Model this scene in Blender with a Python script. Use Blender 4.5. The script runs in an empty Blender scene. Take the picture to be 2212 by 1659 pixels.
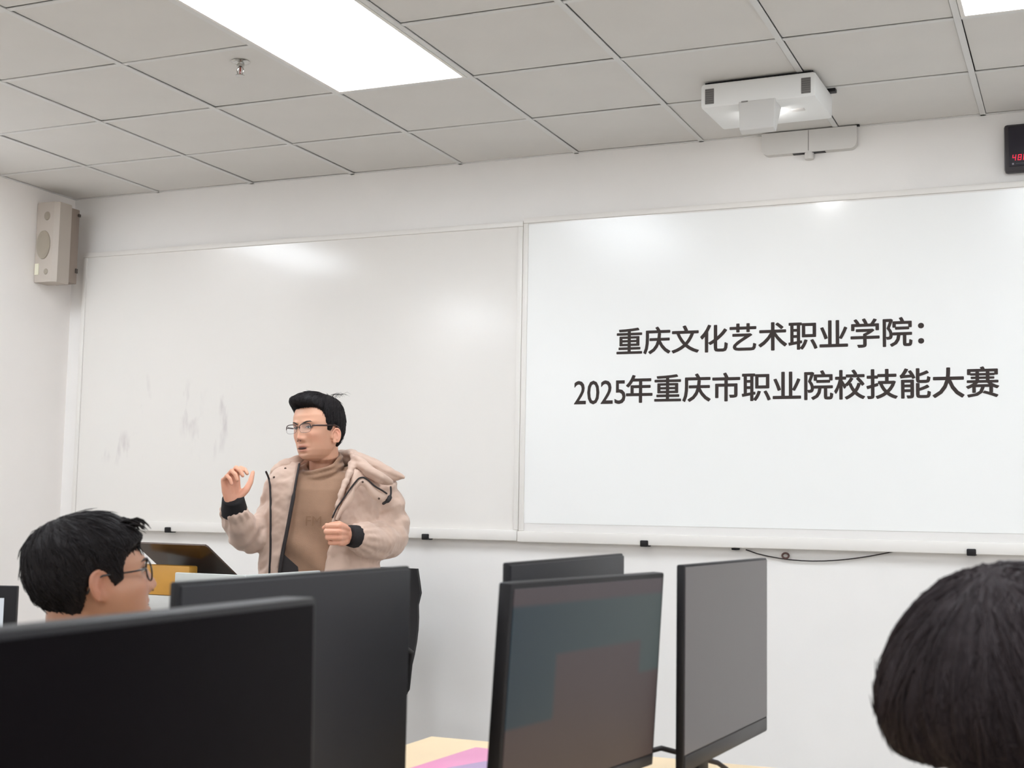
import bpy, bmesh, math, random
import numpy as np
from mathutils import Vector, Matrix
from mathutils.bvhtree import BVHTree

random.seed(7)
rng = np.random.default_rng(11)
SC = bpy.context.scene
COL = SC.collection
PI = math.pi

# ------------------------------------------------------------------ camera, exposure, world
EYE = 1.25                                   # camera height above the floor
FOCAL_PX, YAW, PITCH, ROLL = 2913.5, 0.40593, 0.094266, 0.017951
cy, sy, cp, sp = math.cos(YAW), math.sin(YAW), math.cos(PITCH), math.sin(PITCH)
fwd = Vector((-sy * cp, cy * cp, sp))
rgt = Vector((cy, sy, 0))
upv = rgt.cross(fwd)
cr, sr = math.cos(ROLL), math.sin(ROLL)
r2 = rgt * cr + upv * sr
u2 = -rgt * sr + upv * cr
cam_data = bpy.data.cameras.new('camera')
cam = bpy.data.objects.new('camera', cam_data)
COL.objects.link(cam)
M = Matrix.Identity(4)
for k in range(3):
    M[k][0], M[k][1], M[k][2] = r2[k], u2[k], -fwd[k]
M[2][3] = EYE
cam.matrix_world = M
cam_data.sensor_width = 36
cam_data.lens = FOCAL_PX / 2212 * 36
cam_data.clip_start = 0.02
cam_data.dof.use_dof = True
cam_data.dof.focus_distance = 5.4
cam_data.dof.aperture_fstop = 9.0
SC.camera = cam

SC.view_settings.view_transform = 'Standard'
SC.view_settings.look = 'None'
SC.view_settings.gamma = 1
SC.view_settings.use_curve_mapping = False
SC.view_settings.exposure = 0.0
PANEL_POWER = 16.0
world = bpy.data.worlds.new('world')
SC.world = world
world.use_nodes = True
world.node_tree.nodes['Background'].inputs[0].default_value = (0.86, 0.92, 1, 1)
world.node_tree.nodes['Background'].inputs[1].default_value = 2.5
SC.cycles.use_denoising = True
SC.cycles.max_bounces = 10
SC.cycles.diffuse_bounces = 8
SC.cycles.sample_clamp_indirect = 6

# ------------------------------------------------------------------ helpers
def lin(c):
    return tuple(((v / 255) / 12.92 if v / 255 <= 0.04045 else ((v / 255 + 0.055) / 1.055) ** 2.4) for v in c)

def mat(name, rgb, rough=0.5, metal=0.0, spec=0.5, var=0.0, vscale=8.0, bump=0.0, bscale=60.0, emit=None, estr=0.0,
        alpha=1.0, trans=0.0, sss=0.0, coat=0.0, attr=None, sheen=0.0):
    m = bpy.data.materials.new(name)
    m.use_nodes = True
    nt = m.node_tree
    b = nt.nodes['Principled BSDF']
    L = lin(rgb)
    b.inputs['Base Color'].default_value = (*L, 1)
    b.inputs['Roughness'].default_value = rough
    b.inputs['Metallic'].default_value = metal
    b.inputs['Specular IOR Level'].default_value = spec
    if trans: b.inputs['Transmission Weight'].default_value = trans
    if alpha < 1: b.inputs['Alpha'].default_value = alpha
    if coat:
        b.inputs['Coat Weight'].default_value = coat
        b.inputs['Coat Roughness'].default_value = 0.1
    if sheen: b.inputs['Sheen Weight'].default_value = sheen
    if sss:
        b.inputs['Subsurface Weight'].default_value = sss
        b.inputs['Subsurface Radius'].default_value = (1.0, 0.35, 0.2)
        b.inputs['Subsurface Scale'].default_value = 0.006
    if emit:
        b.inputs['Emission Color'].default_value = (*lin(emit), 1)
        b.inputs['Emission Strength'].default_value = estr
    tc = nt.nodes.new('ShaderNodeTexCoord')
    base = None
    if attr:
        a = nt.nodes.new('ShaderNodeAttribute'); a.attribute_name = attr
        base = a.outputs['Color']
    if var:
        n = nt.nodes.new('ShaderNodeTexNoise'); n.inputs['Scale'].default_value = vscale; n.inputs['Detail'].default_value = 6
        nt.links.new(tc.outputs['Object'], n.inputs['Vector'])
        mr = nt.nodes.new('ShaderNodeMapRange')
        mr.inputs['From Min'].default_value = 0.3; mr.inputs['From Max'].default_value = 0.7
        mr.inputs['To Min'].default_value = 1 - var; mr.inputs['To Max'].default_value = 1 + var
        nt.links.new(n.outputs['Fac'], mr.inputs['Value'])
        mx = nt.nodes.new('ShaderNodeVectorMath'); mx.operation = 'SCALE'
        if base: nt.links.new(base, mx.inputs[0])
        else: mx.inputs[0].default_value = L
        nt.links.new(mr.outputs[0], mx.inputs['Scale'])
        base = mx.outputs[0]
    if base: nt.links.new(base, b.inputs['Base Color'])
    if bump:
        n2 = nt.nodes.new('ShaderNodeTexNoise'); n2.inputs['Scale'].default_value = bscale; n2.inputs['Detail'].default_value = 4
        nt.links.new(tc.outputs['Object'], n2.inputs['Vector'])
        bp = nt.nodes.new('ShaderNodeBump'); bp.inputs['Strength'].default_value = bump; bp.inputs['Distance'].default_value = 0.003
        nt.links.new(n2.outputs['Fac'], bp.inputs['Height'])
        nt.links.new(bp.outputs[0], b.inputs['Normal'])
    return m

class MB:
    """collects vertices and faces; build() links them as one mesh object"""
    def __init__(s): s.v = []; s.f = []; s.m = []
    def add(s, vs, fs, mi=0):
        o = len(s.v)
        s.v.extend([tuple(map(float, p)) for p in vs])
        s.f.extend([tuple(i + o for i in f) for f in fs])
        s.m.extend([mi] * len(fs))
        return s
    def box(s, x0, x1, y0, y1, z0, z1, b=0.0, mi=0):
        if b <= 0:
            vs = [(x, y, z) for z in (z0, z1) for y in (y0, y1) for x in (x0, x1)]
            fs = [(0, 2, 3, 1), (4, 5, 7, 6), (0, 1, 5, 4), (2, 6, 7, 3), (0, 4, 6, 2), (1, 3, 7, 5)]
            return s.add(vs, fs, mi)
        bm = bmesh.new()
        bmesh.ops.create_cube(bm, size=1)
        for v in bm.verts:
            v.co = Vector(((x0 + x1) / 2 + v.co.x * (x1 - x0), (y0 + y1) / 2 + v.co.y * (y1 - y0), (z0 + z1) / 2 + v.co.z * (z1 - z0)))
        bmesh.ops.bevel(bm, geom=bm.edges[:], offset=b, segments=2, affect='EDGES', profile=0.5)
        bm.verts.index_update()
        s.add([v.co for v in bm.verts], [[v.index for v in f.verts] for f in bm.faces], mi)
        bm.free(); return s
    def tube(s, pts, rad, n=12, caps=True, squash=None, mi=0, closed=False, ck=1.0):
        pts = [Vector(p) for p in pts]
        if not hasattr(rad, '__len__'): rad = [rad] * len(pts)
        P = list(pts); R = list(rad)
        if caps and not closed:           # rounded ends
            a = (P[0] - P[1]).normalized(); c = (P[-1] - P[-2]).normalized()
            P = [P[0] + a * R[0] * k * ck for k in (0.97, 0.75)] + P + [P[-1] + c * R[-1] * k * ck for k in (0.75, 0.97)]
            R = [R[0] * 0.25, R[0] * 0.66] + R + [R[-1] * 0.66, R[-1] * 0.25]
        N = len(P); vs = []; fs = []
        t0 = (P[1] - P[0]).normalized()
        ref = Vector((0, 0, 1)) if abs(t0.z) < 0.9 else Vector((1, 0, 0))
        u = t0.cross(ref).normalized()
        for i in range(N):
            t = (P[min(i + 1, N - 1)] - P[max(i - 1, 0)])
            if closed: t = P[(i + 1) % N] - P[i - 1]
            t = t.normalized() if t.length > 1e-9 else t0
            u = (u - t * u.dot(t))
            u = u.normalized() if u.length > 1e-6 else t.orthogonal().normalized()
            w = t.cross(u)
            for k in range(n):
                a = 2 * PI * k / n
                q = u * math.cos(a) + w * math.sin(a)
                if squash is not None: q = q - Vector(squash[0]) * (q.dot(Vector(squash[0])) * (1 - squash[1]))
                vs.append(P[i] + q * R[i])
        for i in range(N if closed else N - 1):
            j = (i + 1) % N
            for k in range(n):
                l = (k + 1) % n
                fs.append((i * n + k, i * n + l, j * n + l, j * n + k))
        if not closed:
            fs.append(tuple(range(n - 1, -1, -1))); fs.append(tuple((N - 1) * n + k for k in range(n)))
        return s.add(vs, fs, mi)
    def ellipsoid(s, c, r, rot=None, n=20, m=12, mi=0):
        vs = []; fs = []
        c = Vector(c)
        for i in range(m + 1):
            a = PI * i / m
            for k in range(n):
                b = 2 * PI * k / n
                p = Vector((r[0] * math.sin(a) * math.cos(b), r[1] * math.sin(a) * math.sin(b), r[2] * math.cos(a)))
                if rot is not None: p = rot @ p
                vs.append(c + p)
        for i in range(m):
            for k in range(n):
                l = (k + 1) % n
                fs.append((i * n + k, (i + 1) * n + k, (i + 1) * n + l, i * n + l))
        return s.add(vs, fs, mi)
    def loft(s, rings, mi=0, caps=True):
        n = len(rings[0]); vs = [p for r in rings for p in r]; fs = []
        for i in range(len(rings) - 1):
            for k in range(n):
                l = (k + 1) % n
                fs.append((i * n + k, i * n + l, (i + 1) * n + l, (i + 1) * n + k))
        if caps:
            fs.append(tuple(range(n - 1, -1, -1))); fs.append(tuple((len(rings) - 1) * n + k for k in range(n)))
        return s.add(vs, fs, mi)
    def lathe(s, prof, c=(0, 0, 0), n=24, mi=0):
        rings = [[(c[0] + r * math.cos(2 * PI * k / n), c[1] + r * math.sin(2 * PI * k / n), c[2] + z) for k in range(n)] for r, z in prof]
        return s.loft(rings, mi)
    def slab(s, outline, depth, mi=0):
        """outline: list of 3D points roughly planar, depth: vector"""
        n = len(outline); d = Vector(depth)
        a = [Vector(p) for p in outline]; b = [p + d for p in a]
        fs = [tuple(range(n)), tuple(2 * n - 1 - k for k in range(n))]
        for k in range(n):
            l = (k + 1) % n
            fs.append((l, k, k + n, l + n))
        return s.add(a + b, fs, mi)
    def xform(s, Mx):
        s.v = [tuple(Mx @ Vector(p)) for p in s.v]; return s
    def mesh(s, name, mats, smooth=False):
        me = bpy.data.meshes.new(name)
        me.from_pydata(s.v, [], s.f)
        for m in (mats if isinstance(mats, (list, tuple)) else [mats]): me.materials.append(m)
        if any(s.m): me.polygons.foreach_set('material_index', s.m)
        bm = bmesh.new(); bm.from_mesh(me); bmesh.ops.recalc_face_normals(bm, faces=bm.faces); bm.to_mesh(me); bm.free()
        if smooth is True: me.shade_smooth()
        elif smooth: me.shade_smooth(); me.set_sharp_from_angle(angle=math.radians(smooth))
        me.update()
        return me
    def build(s, name, mats, parent=None, smooth=False):
        return link(name, s.mesh(name, mats, smooth), parent)

def link(name, data, parent=None):
    o = bpy.data.objects.new(name, data)
    COL.objects.link(o)
    if parent is not None: o.parent = parent
    return o

def thing(name, label, cat, loc=(0, 0, 0), rz=0.0, group=None):
    o = link(name, None)
    o.location = loc; o.rotation_euler = (0, 0, rz); o.empty_display_size = 0.1
    return tag(o, label, cat, group)

def tag(o, label, cat, group=None):
    o['label'] = label; o['category'] = cat
    if group: o['group'] = group
    return o

def structure(o):
    o['kind'] = 'structure'; return o

def sstep(x, a, b):
    t = np.clip((x - a) / (b - a), 0, 1); return t * t * (3 - 2 * t)

# ------------------------------------------------------------------ materials
m_wall = mat('wall_paint', (232, 229, 226), 0.75, var=0.015, vscale=3, bump=0.05, bscale=120)
m_tile = mat('ceiling_tile', (214, 211, 207), 0.8, var=0.02, vscale=4, bump=0.08, bscale=300)
m_tbar = mat('ceiling_rail_metal', (214, 213, 211), 0.45, metal=0.0)
m_void = mat('ceiling_void', (30, 30, 30), 0.9)
m_floor = mat('floor_vinyl', (170, 164, 156), 0.4, var=0.05, vscale=5)
m_alu = mat('white_aluminium', (226, 222, 217), 0.4)
m_black = mat('black_plastic', (24, 22, 24), 0.5, spec=0.3)
m_dark = mat('charcoal_plastic', (38, 37, 40), 0.5, spec=0.25, bump=0.05, bscale=500)
m_edge = mat('grey_black_plastic', (42, 39, 40), 0.4, spec=0.3)
m_screen_off = mat('black_glass_screen', (10, 7, 10), 0.35, spec=0.045)
m_white_plastic = mat('white_plastic', (232, 232, 230), 0.45)
m_grey_plastic = mat('grey_plastic', (206, 203, 199), 0.5)
m_grille = mat('grey_grille', (120, 117, 114), 0.6)
m_desk = mat('pale_maple_laminate', (232, 206, 166), 0.45, var=0.04, vscale=7)
m_desk_edge = mat('desk_edge_band', (216, 186, 144), 0.5)
m_steel = mat('grey_painted_steel', (180, 182, 182), 0.45)
m_wood = mat('honey_wood', (205, 150, 62), 0.45, var=0.08, vscale=9)
m_cable = mat('black_cable', (40, 32, 32), 0.6)
m_ivory = mat('ivory_plastic', (184, 174, 164), 0.55)
m_ivory_cone = mat('ivory_grille', (156, 146, 132), 0.65)
m_bracket = mat('brown_grey_bracket', (142, 128, 118), 0.5)  # bracket tone darkened for the shade behind the speaker cabinet
m_chrome = mat('chrome', (190, 188, 184), 0.2, metal=1.0)
m_letters = mat('slide_black_ink', (62, 56, 54), 0.8, spec=0.0, emit=(66, 58, 56), estr=0.16)
m_red_led = mat('red_led', (200, 20, 50), 0.5, emit=(255, 40, 80), estr=0.7)
m_clock_glass = mat('clock_glass', (28, 24, 36), 0.25)
m_panel = mat('led_diffuser', (255, 255, 255), 0.6, emit=(238, 246, 254), estr=PANEL_POWER)
m_lens = mat('projector_lens_light', (255, 255, 255), 0.3, emit=(255, 255, 255), estr=42.0)

def board_material():
    m = mat('whiteboard_enamel', (225, 221, 216), 0.15, spec=0.42)
    nt = m.node_tree; b = nt.nodes['Principled BSDF']
    tc = nt.nodes.new('ShaderNodeTexCoord')
    # wiped marker smudges, strokes left on the lower left of the enamel
    n = nt.nodes.new('ShaderNodeTexNoise'); n.inputs['Scale'].default_value = 9; n.inputs['Detail'].default_value = 3
    mp = nt.nodes.new('ShaderNodeMapping'); mp.inputs['Scale'].default_value = (1.7, 1, 0.55); mp.inputs['Rotation'].default_value = (0, 0.3, 0)
    nt.links.new(tc.outputs['Object'], mp.inputs['Vector']); nt.links.new(mp.outputs[0], n.inputs['Vector'])
    ra = nt.nodes.new('ShaderNodeMapRange')
    ra.inputs['From Min'].default_value = 0.53; ra.inputs['From Max'].default_value = 0.72
    nt.links.new(n.outputs['Fac'], ra.inputs['Value'])
    last = None
    for (x, z, rx, rz) in SMUDGES:
        sb = nt.nodes.new('ShaderNodeVectorMath'); sb.operation = 'SUBTRACT'; sb.inputs[1].default_value = (x, 0, z)
        nt.links.new(tc.outputs['Object'], sb.inputs[0])
        ml = nt.nodes.new('ShaderNodeVectorMath'); ml.operation = 'MULTIPLY'; ml.inputs[1].default_value = (1 / rx, 0, 1 / rz)
        nt.links.new(sb.outputs[0], ml.inputs[0])
        ln = nt.nodes.new('ShaderNodeVectorMath'); ln.operation = 'LENGTH'; nt.links.new(ml.outputs[0], ln.inputs[0])
        r1 = nt.nodes.new('ShaderNodeMapRange'); r1.inputs['From Min'].default_value = 1.0; r1.inputs['From Max'].default_value = 0.3
        nt.links.new(ln.outputs['Value'], r1.inputs['Value'])
        if last is None: last = r1.outputs[0]
        else:
            mx = nt.nodes.new('ShaderNodeMath'); mx.operation = 'MAXIMUM'
            nt.links.new(last, mx.inputs[0]); nt.links.new(r1.outputs[0], mx.inputs[1]); last = mx.outputs[0]
    mu = nt.nodes.new('ShaderNodeMath'); mu.operation = 'MULTIPLY'
    nt.links.new(last, mu.inputs[0]); nt.links.new(ra.outputs[0], mu.inputs[1])
    mi = nt.nodes.new('ShaderNodeMix'); mi.data_type = 'RGBA'
    mi.inputs[6].default_value = (*lin((225, 221, 216)), 1); mi.inputs[7].default_value = (*lin((196, 189, 188)), 1)
    nt.links.new(mu.outputs[0], mi.inputs[0]); nt.links.new(mi.outputs[2], b.inputs['Base Color'])
    return m

# ------------------------------------------------------------------ room shell
D = 5.797                      # front wall
CEIL = EYE + 1.675
XL, XR, YB = -5.147, 3.3, -4.2
CUT, T = 0.575, 0.6            # last tile row is cut, the rest are 600 mm tiles
X0 = -4.581
def wl(x, z, off=0.03):        # a point measured on the front wall, brought forward by off along the line of sight of the survey
    k = (D - off) / D
    return x * k, z * k + EYE

structure(MB().box(XL - .2, XR + .2, D, D + .2, 0, CEIL + .2).build('wall_front', m_wall))
structure(MB().box(XL - .2, XL, YB, D, 0, CEIL + .2).build('wall_left', mat('wall_paint_side', (244, 239, 235), 0.75, var=0.015, vscale=3)))  # side wall painted paler, making up for light missing on this wall
ADDED_WINS = [(-3.2, -1.2), (-.6, 1.4), (2.0, 4.0)]  # added windows, out of view, bring in daylight to brighten the left wall
wr = MB().box(XR, XR + .2, YB, D, 0, .95).box(XR, XR + .2, YB, D, 2.45, CEIL + .2)
ye = YB
for (a, b) in ADDED_WINS:
    wr.box(XR, XR + .2, ye, a, .95, 2.45); ye = b
wr.box(XR, XR + .2, ye, D, .95, 2.45)
structure(wr.build('wall_right', m_wall))
m_glass = mat('window_glass', (240, 250, 250), 0.02, spec=0.3, alpha=0.12)
for k, (a, b) in enumerate(ADDED_WINS):
    w = structure(MB().box(XR + .05, XR + .11, a, b, .95, .99).box(XR + .05, XR + .11, a, b, 2.41, 2.45).box(XR + .05, XR + .11, a, a + .04, .99, 2.41).box(XR + .05, XR + .11, b - .04, b, .99, 2.41).box(XR + .05, XR + .11, (a + b) / 2 - .03, (a + b) / 2 + .03, .99, 2.41).build('window_%d' % (k + 1), m_alu))
    for (c, d) in ((a + .04, (a + b) / 2 - .03), ((a + b) / 2 + .03, b - .04)):
        MB().box(XR + .077, XR + .083, c, d, .99, 2.41).build('window_pane', m_glass, w)
structure(MB().box(XL - .2, XR + .2, YB - .2, YB, 0, CEIL + .2).build('wall_back', m_wall))
structure(MB().box(XL - .2, XR + .2, YB - .2, D + .2, -.1, 0).build('floor', m_floor))
for nm, bx in (('baseboard_front', (XL, XR, D - .012, D, 0, .1)), ('baseboard_left', (XL, XL + .012, YB, D - .012, 0, .1))):
    structure(MB().box(*bx).build(nm, m_alu))
ceiling = structure(MB().box(XL, XR, YB, D, CEIL + .06, CEIL + .12).build('ceiling', m_void))

lights = {}                    # (column, first row): each lamp fills two tiles
for ci in (-1, 3, 7, 11):
    for rj in (2, 7, 12): lights[(ci, rj)] = None
def row_y(j):                  # y of the grid line j (0 = at the wall)
    return D if j == 0 else D - CUT - (j - 1) * T
taken = set()
for (ci, rj) in lights: taken |= {(ci, rj), (ci, rj + 1)}
tile_mesh = {}
BAR = 0.011
cols = [(-1, XL, X0)] + [(i, X0 + i * T, min(X0 + (i + 1) * T, XR)) for i in range(0, 14) if X0 + i * T < XR - .02]
nrows = 0
while row_y(nrows + 1) > YB + .02: nrows += 1
for (ci, xa, xb) in cols:
    for j in range(nrows + 1):
        ya, yb = max(row_y(j + 1), YB), row_y(j)
        if (ci, j) in taken: continue
        g = 0.0015
        w, d = xb - xa - 2 * (BAR + g), yb - ya - 2 * (BAR + g)
        key = (round(w, 3), round(d, 3))
        if key not in tile_mesh:
            tile_mesh[key] = MB().box(-w / 2, w / 2, -d / 2, d / 2, 0, .018, b=.0025).mesh('ceiling_tile', m_tile)
        o = link('ceiling_tile', tile_mesh[key], ceiling)
        o.location = ((xa + xb) / 2 + random.uniform(-.0012, .0012), (ya + yb) / 2 + random.uniform(-.0012, .0012), CEIL + .0035 + random.uniform(0, .0012))
        o.rotation_euler = (random.uniform(-.003, .003), random.uniform(-.003, .003), random.uniform(-.0015, .0015))
for (ci, xa, xb) in cols[1:]:   # main rails run from front to back
    MB().box(xa - BAR, xa + BAR, YB, D, CEIL - .001, CEIL + .003).box(xa - .002, xa + .002, YB, D, CEIL + .003, CEIL + .04).build('ceiling_rail', m_tbar, ceiling)
for j in range(1, nrows + 1):   # cross rails between them
    y = row_y(j)
    for (ci, xa, xb) in cols:
        if (ci, j) in taken and (ci, j - 1) in taken: continue
        a, b2 = (xa + BAR + .001 if ci >= 0 else xa), xb - BAR - .001
        MB().box(a, b2, y - BAR + .001, y + BAR - .001, CEIL + .0005, CEIL + .004).build('ceiling_cross_rail', m_tbar, ceiling)
for nm, bx in (('wall_angle', (XL, XR, D - .014, D, CEIL - .001, CEIL + .003)), ('wall_angle', (XL, XL + .014, YB, D - .014, CEIL - .001, CEIL + .003))):
    MB().box(*bx).build(nm, m_tbar, ceiling)

# ceiling lamps
LAMP_LABEL = {(3, 2): 'large lit flat ceiling lamp nearest above the speaking man', (7, 2): 'lit flat ceiling lamp beside the white projector, cut by the frame corner'}
for (ci, rj) in lights:
    xa, xb = (XL + .0, X0) if ci == -1 else (X0 + ci * T, X0 + (ci + 1) * T)
    ya, yb = row_y(rj + 2), row_y(rj)
    lab = LAMP_LABEL.get((ci, rj), 'lit flat ceiling lamp %s, %s row from the board' % ({-1: 'by the speaker wall', 3: 'in line over the man', 7: 'in line with the clock', 11: 'by the window wall'}[ci], {2: 'first', 7: 'second', 12: 'third'}[rj]))
    t = thing('ceiling_lamp', lab, 'lamp', ((xa + xb) / 2, (ya + yb) / 2, CEIL), 0, 'flat lamps in the tile grid')
    w, d = (xb - xa) / 2 - BAR - .002, (yb - ya) / 2 - BAR - .002
    f = .014
    MB().box(-w, w, -d, -d + f, -.002, .03).box(-w, w, d - f, d, -.002, .03).box(-w, -w + f, -d + f, d - f, -.002, .03).box(w - f, w, -d + f, d - f, -.002, .03).build('lamp_frame', m_alu, t)
    MB().box(-w + f, w - f, -d + f, d - f, .002, .012).build('diffuser', m_panel, t)

# ------------------------------------------------------------------ whiteboards
SMUDGES = []
for (x, z, rx, rz) in [(-4.62, .55, .05, .16), (-4.33, .50, .10, .17), (-4.12, .47, .16, .20), (-4.2, .35, .14, .14), (-4.75, .30, .22, .10)]:
    xx, zz = wl(x, z); SMUDGES.append((xx, zz, rx, rz))
m_board = board_material()
def whiteboard(xa, xb, za, zb, label, clips, tray_h):
    x1, z1 = wl(xa, za); x2, z2 = wl(xb, zb)
    t = thing('whiteboard', label, 'whiteboard', ((x1 + x2) / 2, D, z1))
    o = (-(x1 + x2) / 2, -D, -z1); off = Matrix.Translation(o)
    f = .026
    MB().box(x1 + f * .5, x2 - f * .5, D - .028, D - .001, z1 + f * .5, z2 - f * .5).xform(off).build('board_panel', m_board, t).location = (0, 0, 0)
    p = t.children[0]
    MB().box(x1, x2, D - .036, D - .002, z2 - f, z2, b=.004).xform(off).build('frame_rail', m_alu, t, 40)
    MB().box(x1, x1 + f, D - .036, D - .002, z1 + tray_h, z2 - f, b=.004).xform(off).build('frame_rail', m_alu, t, 40)
    MB().box(x2 - f, x2, D - .036, D - .002, z1 + tray_h, z2 - f, b=.004).xform(off).build('frame_rail', m_alu, t, 40)
    MB().box(x1, x2, D - .05, D - .002, z1, z1 + tray_h, b=.006).xform(off).build('pen_tray', m_alu, t, 40)
    for cx in clips:
        c, z = wl(cx, za)
        MB().box(c - .018, c + .018, D - .058, D - .004, z1 - .006, z1 + .022, b=.004).xform(off).build('tray_clip', m_black, t, 40)
    return t
b_left = whiteboard(-5.068, -2.4465, -.135, 1.372, 'white enamel board behind the man with wiped smudges and lamp glare', (-4.413, -2.917), .05)
b_right = whiteboard(-2.4455, .20, -.139, 1.385, 'white enamel board that carries the projected slide', (-1.83, -.45), .05)
# object coordinates of the left board are local, so the smudge centres are made local too
for n in m_board.node_tree.nodes:
    if n.type == 'VECT_MATH' and n.operation == 'SUBTRACT':
        v = n.inputs[1].default_value
        n.inputs[1].default_value = (v[0] - b_left.location.x, 0, v[2] - b_left.location.z)
m_board_clean = mat('whiteboard_enamel_clean', (225, 222, 219), 0.15, spec=0.42)
for ch in b_right.children:
    if ch.name.startswith('board_panel'): ch.data.materials[0] = m_board_clean

# projected slide: projector light built as a glowing slab, unlit letters as dark meshes
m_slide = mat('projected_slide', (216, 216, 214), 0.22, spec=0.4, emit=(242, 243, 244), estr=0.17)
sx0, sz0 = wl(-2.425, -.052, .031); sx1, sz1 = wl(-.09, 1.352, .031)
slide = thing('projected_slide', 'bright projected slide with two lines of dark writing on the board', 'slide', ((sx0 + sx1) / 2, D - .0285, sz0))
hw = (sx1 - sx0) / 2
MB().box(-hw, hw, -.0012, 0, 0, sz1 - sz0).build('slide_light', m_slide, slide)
def text_mesh(name, s, size, m, parent, center, width=None, bold=0.0, height=None):
    cu = bpy.data.curves.new(name, 'FONT'); cu.body = s; cu.size = size; cu.extrude = .0004
    cu.resolution_u = 3
    tmp = bpy.data.objects.new(name, cu); COL.objects.link(tmp)
    dg = bpy.context.evaluated_depsgraph_get()
    me = bpy.data.meshes.new_from_object(tmp.evaluated_get(dg))
    bpy.data.objects.remove(tmp); bpy.data.curves.remove(cu)
    n = len(me.vertices)
    co = np.empty(n * 3); me.vertices.foreach_get('co', co); co = co.reshape(-1, 3)
    fs = [tuple(p.vertices) for p in me.polygons]
    bpy.data.meshes.remove(me)
    mn, mx = co.min(0), co.max(0); c = (mn + mx) / 2
    k = width / (mx[0] - mn[0]) if width else 1
    kz = height / (mx[1] - mn[1]) if height else k
    mb = MB()
    for q, (dx, dz) in enumerate([(0, 0)] if not bold else [(-1, 0), (1, 0), (0, -.8), (0, .8), (-.75, .6), (.75, -.6), (-.75, -.6), (.75, .6)]):
        out = np.stack([(co[:, 0] - c[0]) * k + center[0] + dx * bold, center[1] - co[:, 2] - q * 2e-5, (co[:, 1] - c[1]) * kz + center[2] + dz * bold], -1)
        mb.add(out, fs)
    return mb.build(name, m, parent)
def on_slide(x, z):
    a, b = wl(x, z, .031); return (a - (sx0 + sx1) / 2, -.0019, b - sz0)
def slide_text(body, xa, xb, z, bold, h=None):
    a, b = on_slide(xa, z), on_slide(xb, z)
    text_mesh('text_line', body, .13, m_letters, slide, ((a[0] + b[0]) / 2, -.0019, a[2]), b[0] - a[0], bold, h)
slide_text('重庆文化艺术职业学院：', -1.974, -.629, .78, .0025)
slide_text('年重庆市职业院校技能大赛', -1.927, -.337, .562, .0025)
slide_text('2025', -2.179, -1.932, .549, .0011, .107)

# cable and plugs under the right board
cx, cz = wl(-1.36, -.143, .03)
t = thing('wall_cable', 'thin black cable sagging below the slide board', 'cable', (cx, D, cz - .03))
pts = [(.07, -.03, .022), (.0, -.02, .016), (.09, -.015, .004)]
pts = [(-.0 + .62 * s - .02, -.012, .026 - .05 * math.sin(PI * min(1, s * 1.02)) ** .8 * (1 - .25 * s) + .01 * s) for s in np.linspace(0, 1, 14)]
MB().tube(pts, .0028, 6).build('cord', m_cable, t, True)
ring = [(.15 + .014 * math.cos(a), -.014, .006 + .011 * math.sin(a)) for a in np.linspace(0, 2 * PI, 12, endpoint=False)]
MB().tube(ring, .0045, 6, closed=True).build('cord_loop', mat('brown_cord', (92, 66, 62), .6), t, True)
px, pz = wl(-1.425, -.142, .03)
tag(MB().lathe([(.001, -.004), (.016, -.003), (.018, .0), (.018, .006), (.001, .007)]).build('rubber_stop', m_black, None, 40), 'small black rubber stop under the board edge, before the cable', 'stop').location = (px, D - .02, pz - .004)

# ------------------------------------------------------------------ projector, bracket cover, sprinkler
t = thing('projector', 'white short-throw projector hung from the ceiling tiles', 'projector', (-1.137, 5.13, CEIL - .008), math.radians(-1.5))
w, d, h = .223, .158, .098
bm_ = MB().box(-w, w, -d, d, -h, 0, b=.012)
bm_.build('projector_body', m_white_plastic, t, 40)
for gx in (-.187, .187):
    g = MB()
    g.box(gx - .018, gx + .018, -d - .002, -d + .01, -.083, -.022, b=.002)
    go = g.build('vent_grille', m_grille, t, 40)
    sl = MB()
    for k in range(7): sl.box(gx - .016, gx + .016, -d - .0035, -d - .001, -.080 + k * .0085, -.0775 + k * .0085)
    sl.build('vent_slat', mat('vent_slat_grey', (96, 94, 92), .6), go)['kind'] = 'stuff'
m_box = MB()
y0 = -d - .003
xa, xb = -.072, .072
v = [(xa, y0, -.086), (xb, y0, -.086), (xb, y0 + .10, -.097), (xa, y0 + .10, -.097),
     (xa + .004, y0, -.200), (xb - .004, y0, -.200), (xb - .004, y0 + .030, -.212), (xa + .004, y0 + .030, -.212)]
m_box.add(v, [(0, 1, 2, 3), (4, 7, 6, 5), (0, 4, 5, 1), (1, 5, 6, 2), (2, 6, 7, 3), (3, 7, 4, 0)])
hood = m_box.build('mirror_hood', mat('hood_plastic', (208, 206, 203), .5), t)
bv = hood.modifiers.new('soft', 'BEVEL'); bv.width = .005; bv.segments = 2
MB().box(-.06, -.035, y0 - .0015, y0 + .004, -.092, -.087).build('sensor_strip', m_grille, hood)
v = [(-.05, y0 + .0995, -.104), (.05, y0 + .0995, -.104), (.05, y0 + .062, -.16), (-.05, y0 + .062, -.16)]
v2 = [(x, y + .006, z - .001) for x, y, z in v]
MB().add(v + v2, [(0, 1, 2, 3), (4, 7, 6, 5), (0, 4, 5, 1), (1, 5, 6, 2), (2, 6, 7, 3), (3, 7, 4, 0)]).build('projection_window', m_lens, t)
MB().box(.10, .15, -.03, .0, -h - .004, -h + .004, b=.002).build('focus_switch', m_grey_plastic, t, 40)
MB().box(-.21, .21, -.14, .14, 0, .008).build('mount_plate', m_black, t)
MB().box(.20, .245, .10, .135, -.004, .012, b=.003).build('mount_foot', m_black, t, 40)

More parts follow.
